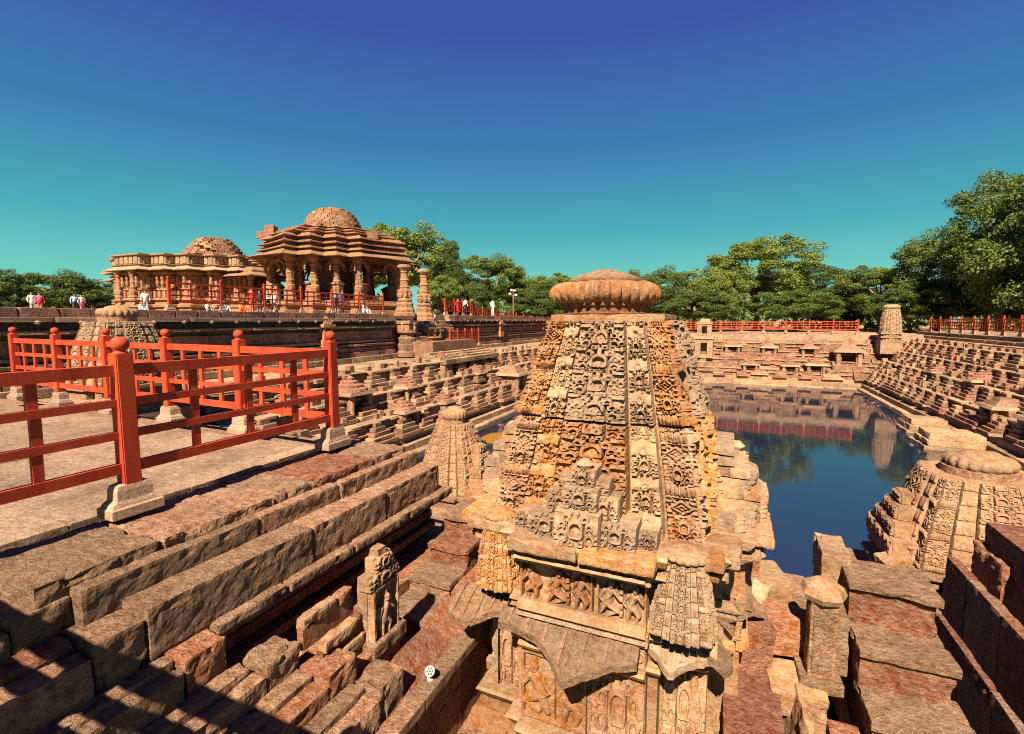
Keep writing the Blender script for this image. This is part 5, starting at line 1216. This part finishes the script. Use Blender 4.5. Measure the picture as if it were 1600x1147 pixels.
# ================================================================ PEOPLE
def cloth(name, c): return plain(name, c, 0.85, 0.15, 0.1, 20, 0.1)
SKIN = cloth('skin', (0.26, 0.13, 0.075)); HAIR = cloth('hair', (0.015, 0.012, 0.012))
CL = {k: cloth('cloth_' + k, c) for k, c in dict(red=(.65, .03, .03), white=(.75, .72, .68), blue=(.07, .12, .35), navy=(.03, .04, .10), pink=(.75, .12, .25), sky=(.35, .55, .65), black=(.02, .02, .025), orange=(.7, .22, .05), grey=(.3, .3, .32)).items()}
def body_mesh(pose):
    H = 1.66; J = {}
    if pose == 'stand': J = dict(pel=(0,0,.92), chest=(0,0,1.28), neck=(0,0,1.42), hd=(0,-.01,1.52), top=(0,-.01,1.62), kl=(.09,-.01,.5), al=(.10,0,.08), tl=(.11,-.14,.03), kr=(-.09,-.02,.5), ar=(-.10,.02,.08), tr=(-.11,-.12,.03), sl=(.19,0,1.34), el=(.25,.02,1.08), hl=(.24,-.06,.82), sr=(-.19,0,1.34), er=(-.25,.03,1.08), hr=(-.24,-.05,.82), pl=(.09,0,.88), pr=(-.09,0,.88))
    elif pose == 'walk': J = dict(pel=(0,0,.90), chest=(0,-.03,1.26), neck=(0,-.04,1.40), hd=(0,-.06,1.50), top=(0,-.06,1.60), kl=(.09,-.20,.52), al=(.10,-.22,.08), tl=(.10,-.37,.04), kr=(-.09,.06,.48), ar=(-.10,.32,.12), tr=(-.10,.22,.03), sl=(.19,-.03,1.32), el=(.25,.14,1.10), hl=(.24,.10,.86), sr=(-.19,-.03,1.32), er=(-.25,-.14,1.08), hr=(-.22,-.34,.98), pl=(.09,0,.86), pr=(-.09,0,.86))
    else: J = dict(pel=(0,0,.14), chest=(0,-.06,.48), neck=(0,-.08,.62), hd=(0,-.11,.72), top=(0,-.11,.82), kl=(.16,-.36,.44), al=(.14,-.44,.08), tl=(.14,-.58,.03), kr=(-.16,-.36,.42), ar=(-.14,-.42,.08), tr=(-.14,-.56,.03), sl=(.19,-.06,.54), el=(.26,-.2,.32), hl=(.16,-.38,.44), sr=(-.19,-.06,.54), er=(-.26,-.2,.32), hr=(-.14,-.36,.46), pl=(.10,-.04,.12), pr=(-.10,-.04,.12))
    RD = dict(pel=.13, chest=.145, neck=.055, hd=.088, top=.06, kl=.06, al=.04, tl=.032, kr=.06, ar=.04, tr=.032, sl=.065, el=.045, hl=.034, sr=.065, er=.045, hr=.034, pl=.095, pr=.095)
    names = list(J); ix = {k: i for i, k in enumerate(names)}
    E_ = [('pel','chest'),('chest','neck'),('neck','hd'),('hd','top'),('pel','pl'),('pl','kl'),('kl','al'),('al','tl'),('pel','pr'),('pr','kr'),('kr','ar'),('ar','tr'),('chest','sl'),('sl','el'),('el','hl'),('chest','sr'),('sr','er'),('er','hr')]
    me = bpy.data.meshes.new('skeleton'); me.from_pydata([J[k] for k in names], [(ix[a], ix[b]) for a, b in E_], [])
    o = bpy.data.objects.new('skeleton', me); COL.objects.link(o)
    md = o.modifiers.new('skin', 'SKIN')
    if not me.skin_vertices: me.attributes  # layer is added with the modifier
    if not me.skin_vertices:
        return None
    for k, i in ix.items(): me.skin_vertices[0].data[i].radius = (RD[k], RD[k]*.8); me.skin_vertices[0].data[i].use_root = (k == 'pel')
    ss = o.modifiers.new('ss', 'SUBSURF'); ss.levels = 1; ss.render_levels = 1
    dg = bpy.context.evaluated_depsgraph_get(); ev = o.evaluated_get(dg); out = bpy.data.meshes.new_from_object(ev)
    bpy.data.objects.remove(o)
    zs, zn, zh, zw = J['sl'][2], J['neck'][2], J['hd'][2], J['pel'][2]
    for _ in range(4): out.materials.append(SKIN)
    for p in out.polygons:
        c = p.center; d = {k: (Vector(J[k])-c).length for k in J}; k = min(d, key=d.get)
        p.material_index = 3 if k == 'top' or (k == 'hd' and c.y > J['hd'][1]+.01) else 0 if k in ('hd', 'neck', 'hl', 'hr', 'tl', 'tr') else 2 if k in ('pel', 'pl', 'pr', 'kl', 'kr', 'al', 'ar') else 1
        p.use_smooth = True
    return out
def skin_ready():
    me = bpy.data.meshes.new('t')
    return me
BODY = {p: body_mesh(p) for p in ('stand', 'walk', 'sit')}
def person(loc, rz, pose, top, bot, lab, s=1.0, group='visitors on the temple terrace'):
    me = BODY[pose]
    if me is None: return
    o = obj('person', me, None, loc, rz, (s, s, s)); tag(o, lab, 'person', group)
    for i, m in enumerate((SKIN, CL[top], CL[bot], HAIR)): o.material_slots[i].link = 'OBJECT'; o.material_slots[i].material = m
    return o
def on_terrace(u, x=-21.6):
    a = (u-800)/770; w = x/(FWH.x+RTH.x*a); return (x, (FWH.y+RTH.y*a)*w, TZ)
for u, x, rz, pose, t, b, lab in ((225, -33.5, 1.6, 'sit', 'sky', 'white', 'person in pale blue sitting on the terrace edge at the fence end'), (232, -34.5, 1.2, 'stand', 'white', 'grey', 'person in white standing at the left end of the temple fence'),
        (328, -29.0, 1.6, 'sit', 'white', 'black', 'seated person in white before the sanctum hall'), (351, -30.0, -1.4, 'stand', 'navy', 'navy', 'person in dark blue with back turned before the sanctum hall'),
        (352, -27.0, 1.6, 'sit', 'sky', 'sky', 'person in pale blue sitting at the wall edge below the dark blue figure'), (381, -27.0, 1.5, 'sit', 'orange', 'red', 'person in orange sitting behind the temple fence'),
        (397, -27.0, 1.6, 'stand', 'red', 'red', 'person in bright red behind the temple fence'), (409, -28, 1.2, 'stand', 'navy', 'black', 'person in dark clothes right of the red figure'),
        (421, -27.0, 1.8, 'walk', 'white', 'black', 'person in white walking right of the red figure'), (433, -27.2, 1.4, 'stand', 'white', 'grey', 'person with pale scarf near the hall entrance'),
        (526, -22.6, 1.5, 'stand', 'grey', 'navy', 'taller person in grey at the fence before the hall'), (537, -22.6, 1.8, 'stand', 'blue', 'navy', 'person in blue at the fence before the hall'),
        (570, -22.0, 1.6, 'sit', 'white', 'sky', 'person in white sitting behind the right end of the hall fence'), (587, -24.2, 1.3, 'stand', 'white', 'navy', 'person in white shirt standing by the hall column'),
        (56, -44.0, 1.6, 'stand', 'white', 'white', 'person in white at the far left of the terrace'), (68, -44.4, 1.4, 'stand', 'pink', 'red', 'person in pink at the far left of the terrace'), (122, -44.0, 1.5, 'stand', 'sky', 'navy', 'person in pale blue left of the sanctum hall'), (133, -44.4, 1.7, 'stand', 'white', 'pink', 'person in white and pink left of the sanctum hall')):
    q = on_terrace(u, x); person(q, rz, pose, t, b, lab, .95)
for u, w, z, t, b, lab in ((716, 42, 1.55, 'red', 'red', 'person in red on the top of the temple stairs'), (728, 42, 1.55, 'white', 'black', 'person in white on the top of the temple stairs'), (770, 44, 1.9, 'white', 'white', 'person in white behind the fence right of the stairs')):
    p = at(u, w, 0); person((p.x, p.y, TZ), 1.2, 'stand', t, b, lab, .9)
p = at(678, 37.2, 0); person((p.x, p.y, .7), 1.3, 'walk', 'white', 'grey', 'person in white climbing the temple stairs beside the short fence', .9, 'visitors on the temple stairs')
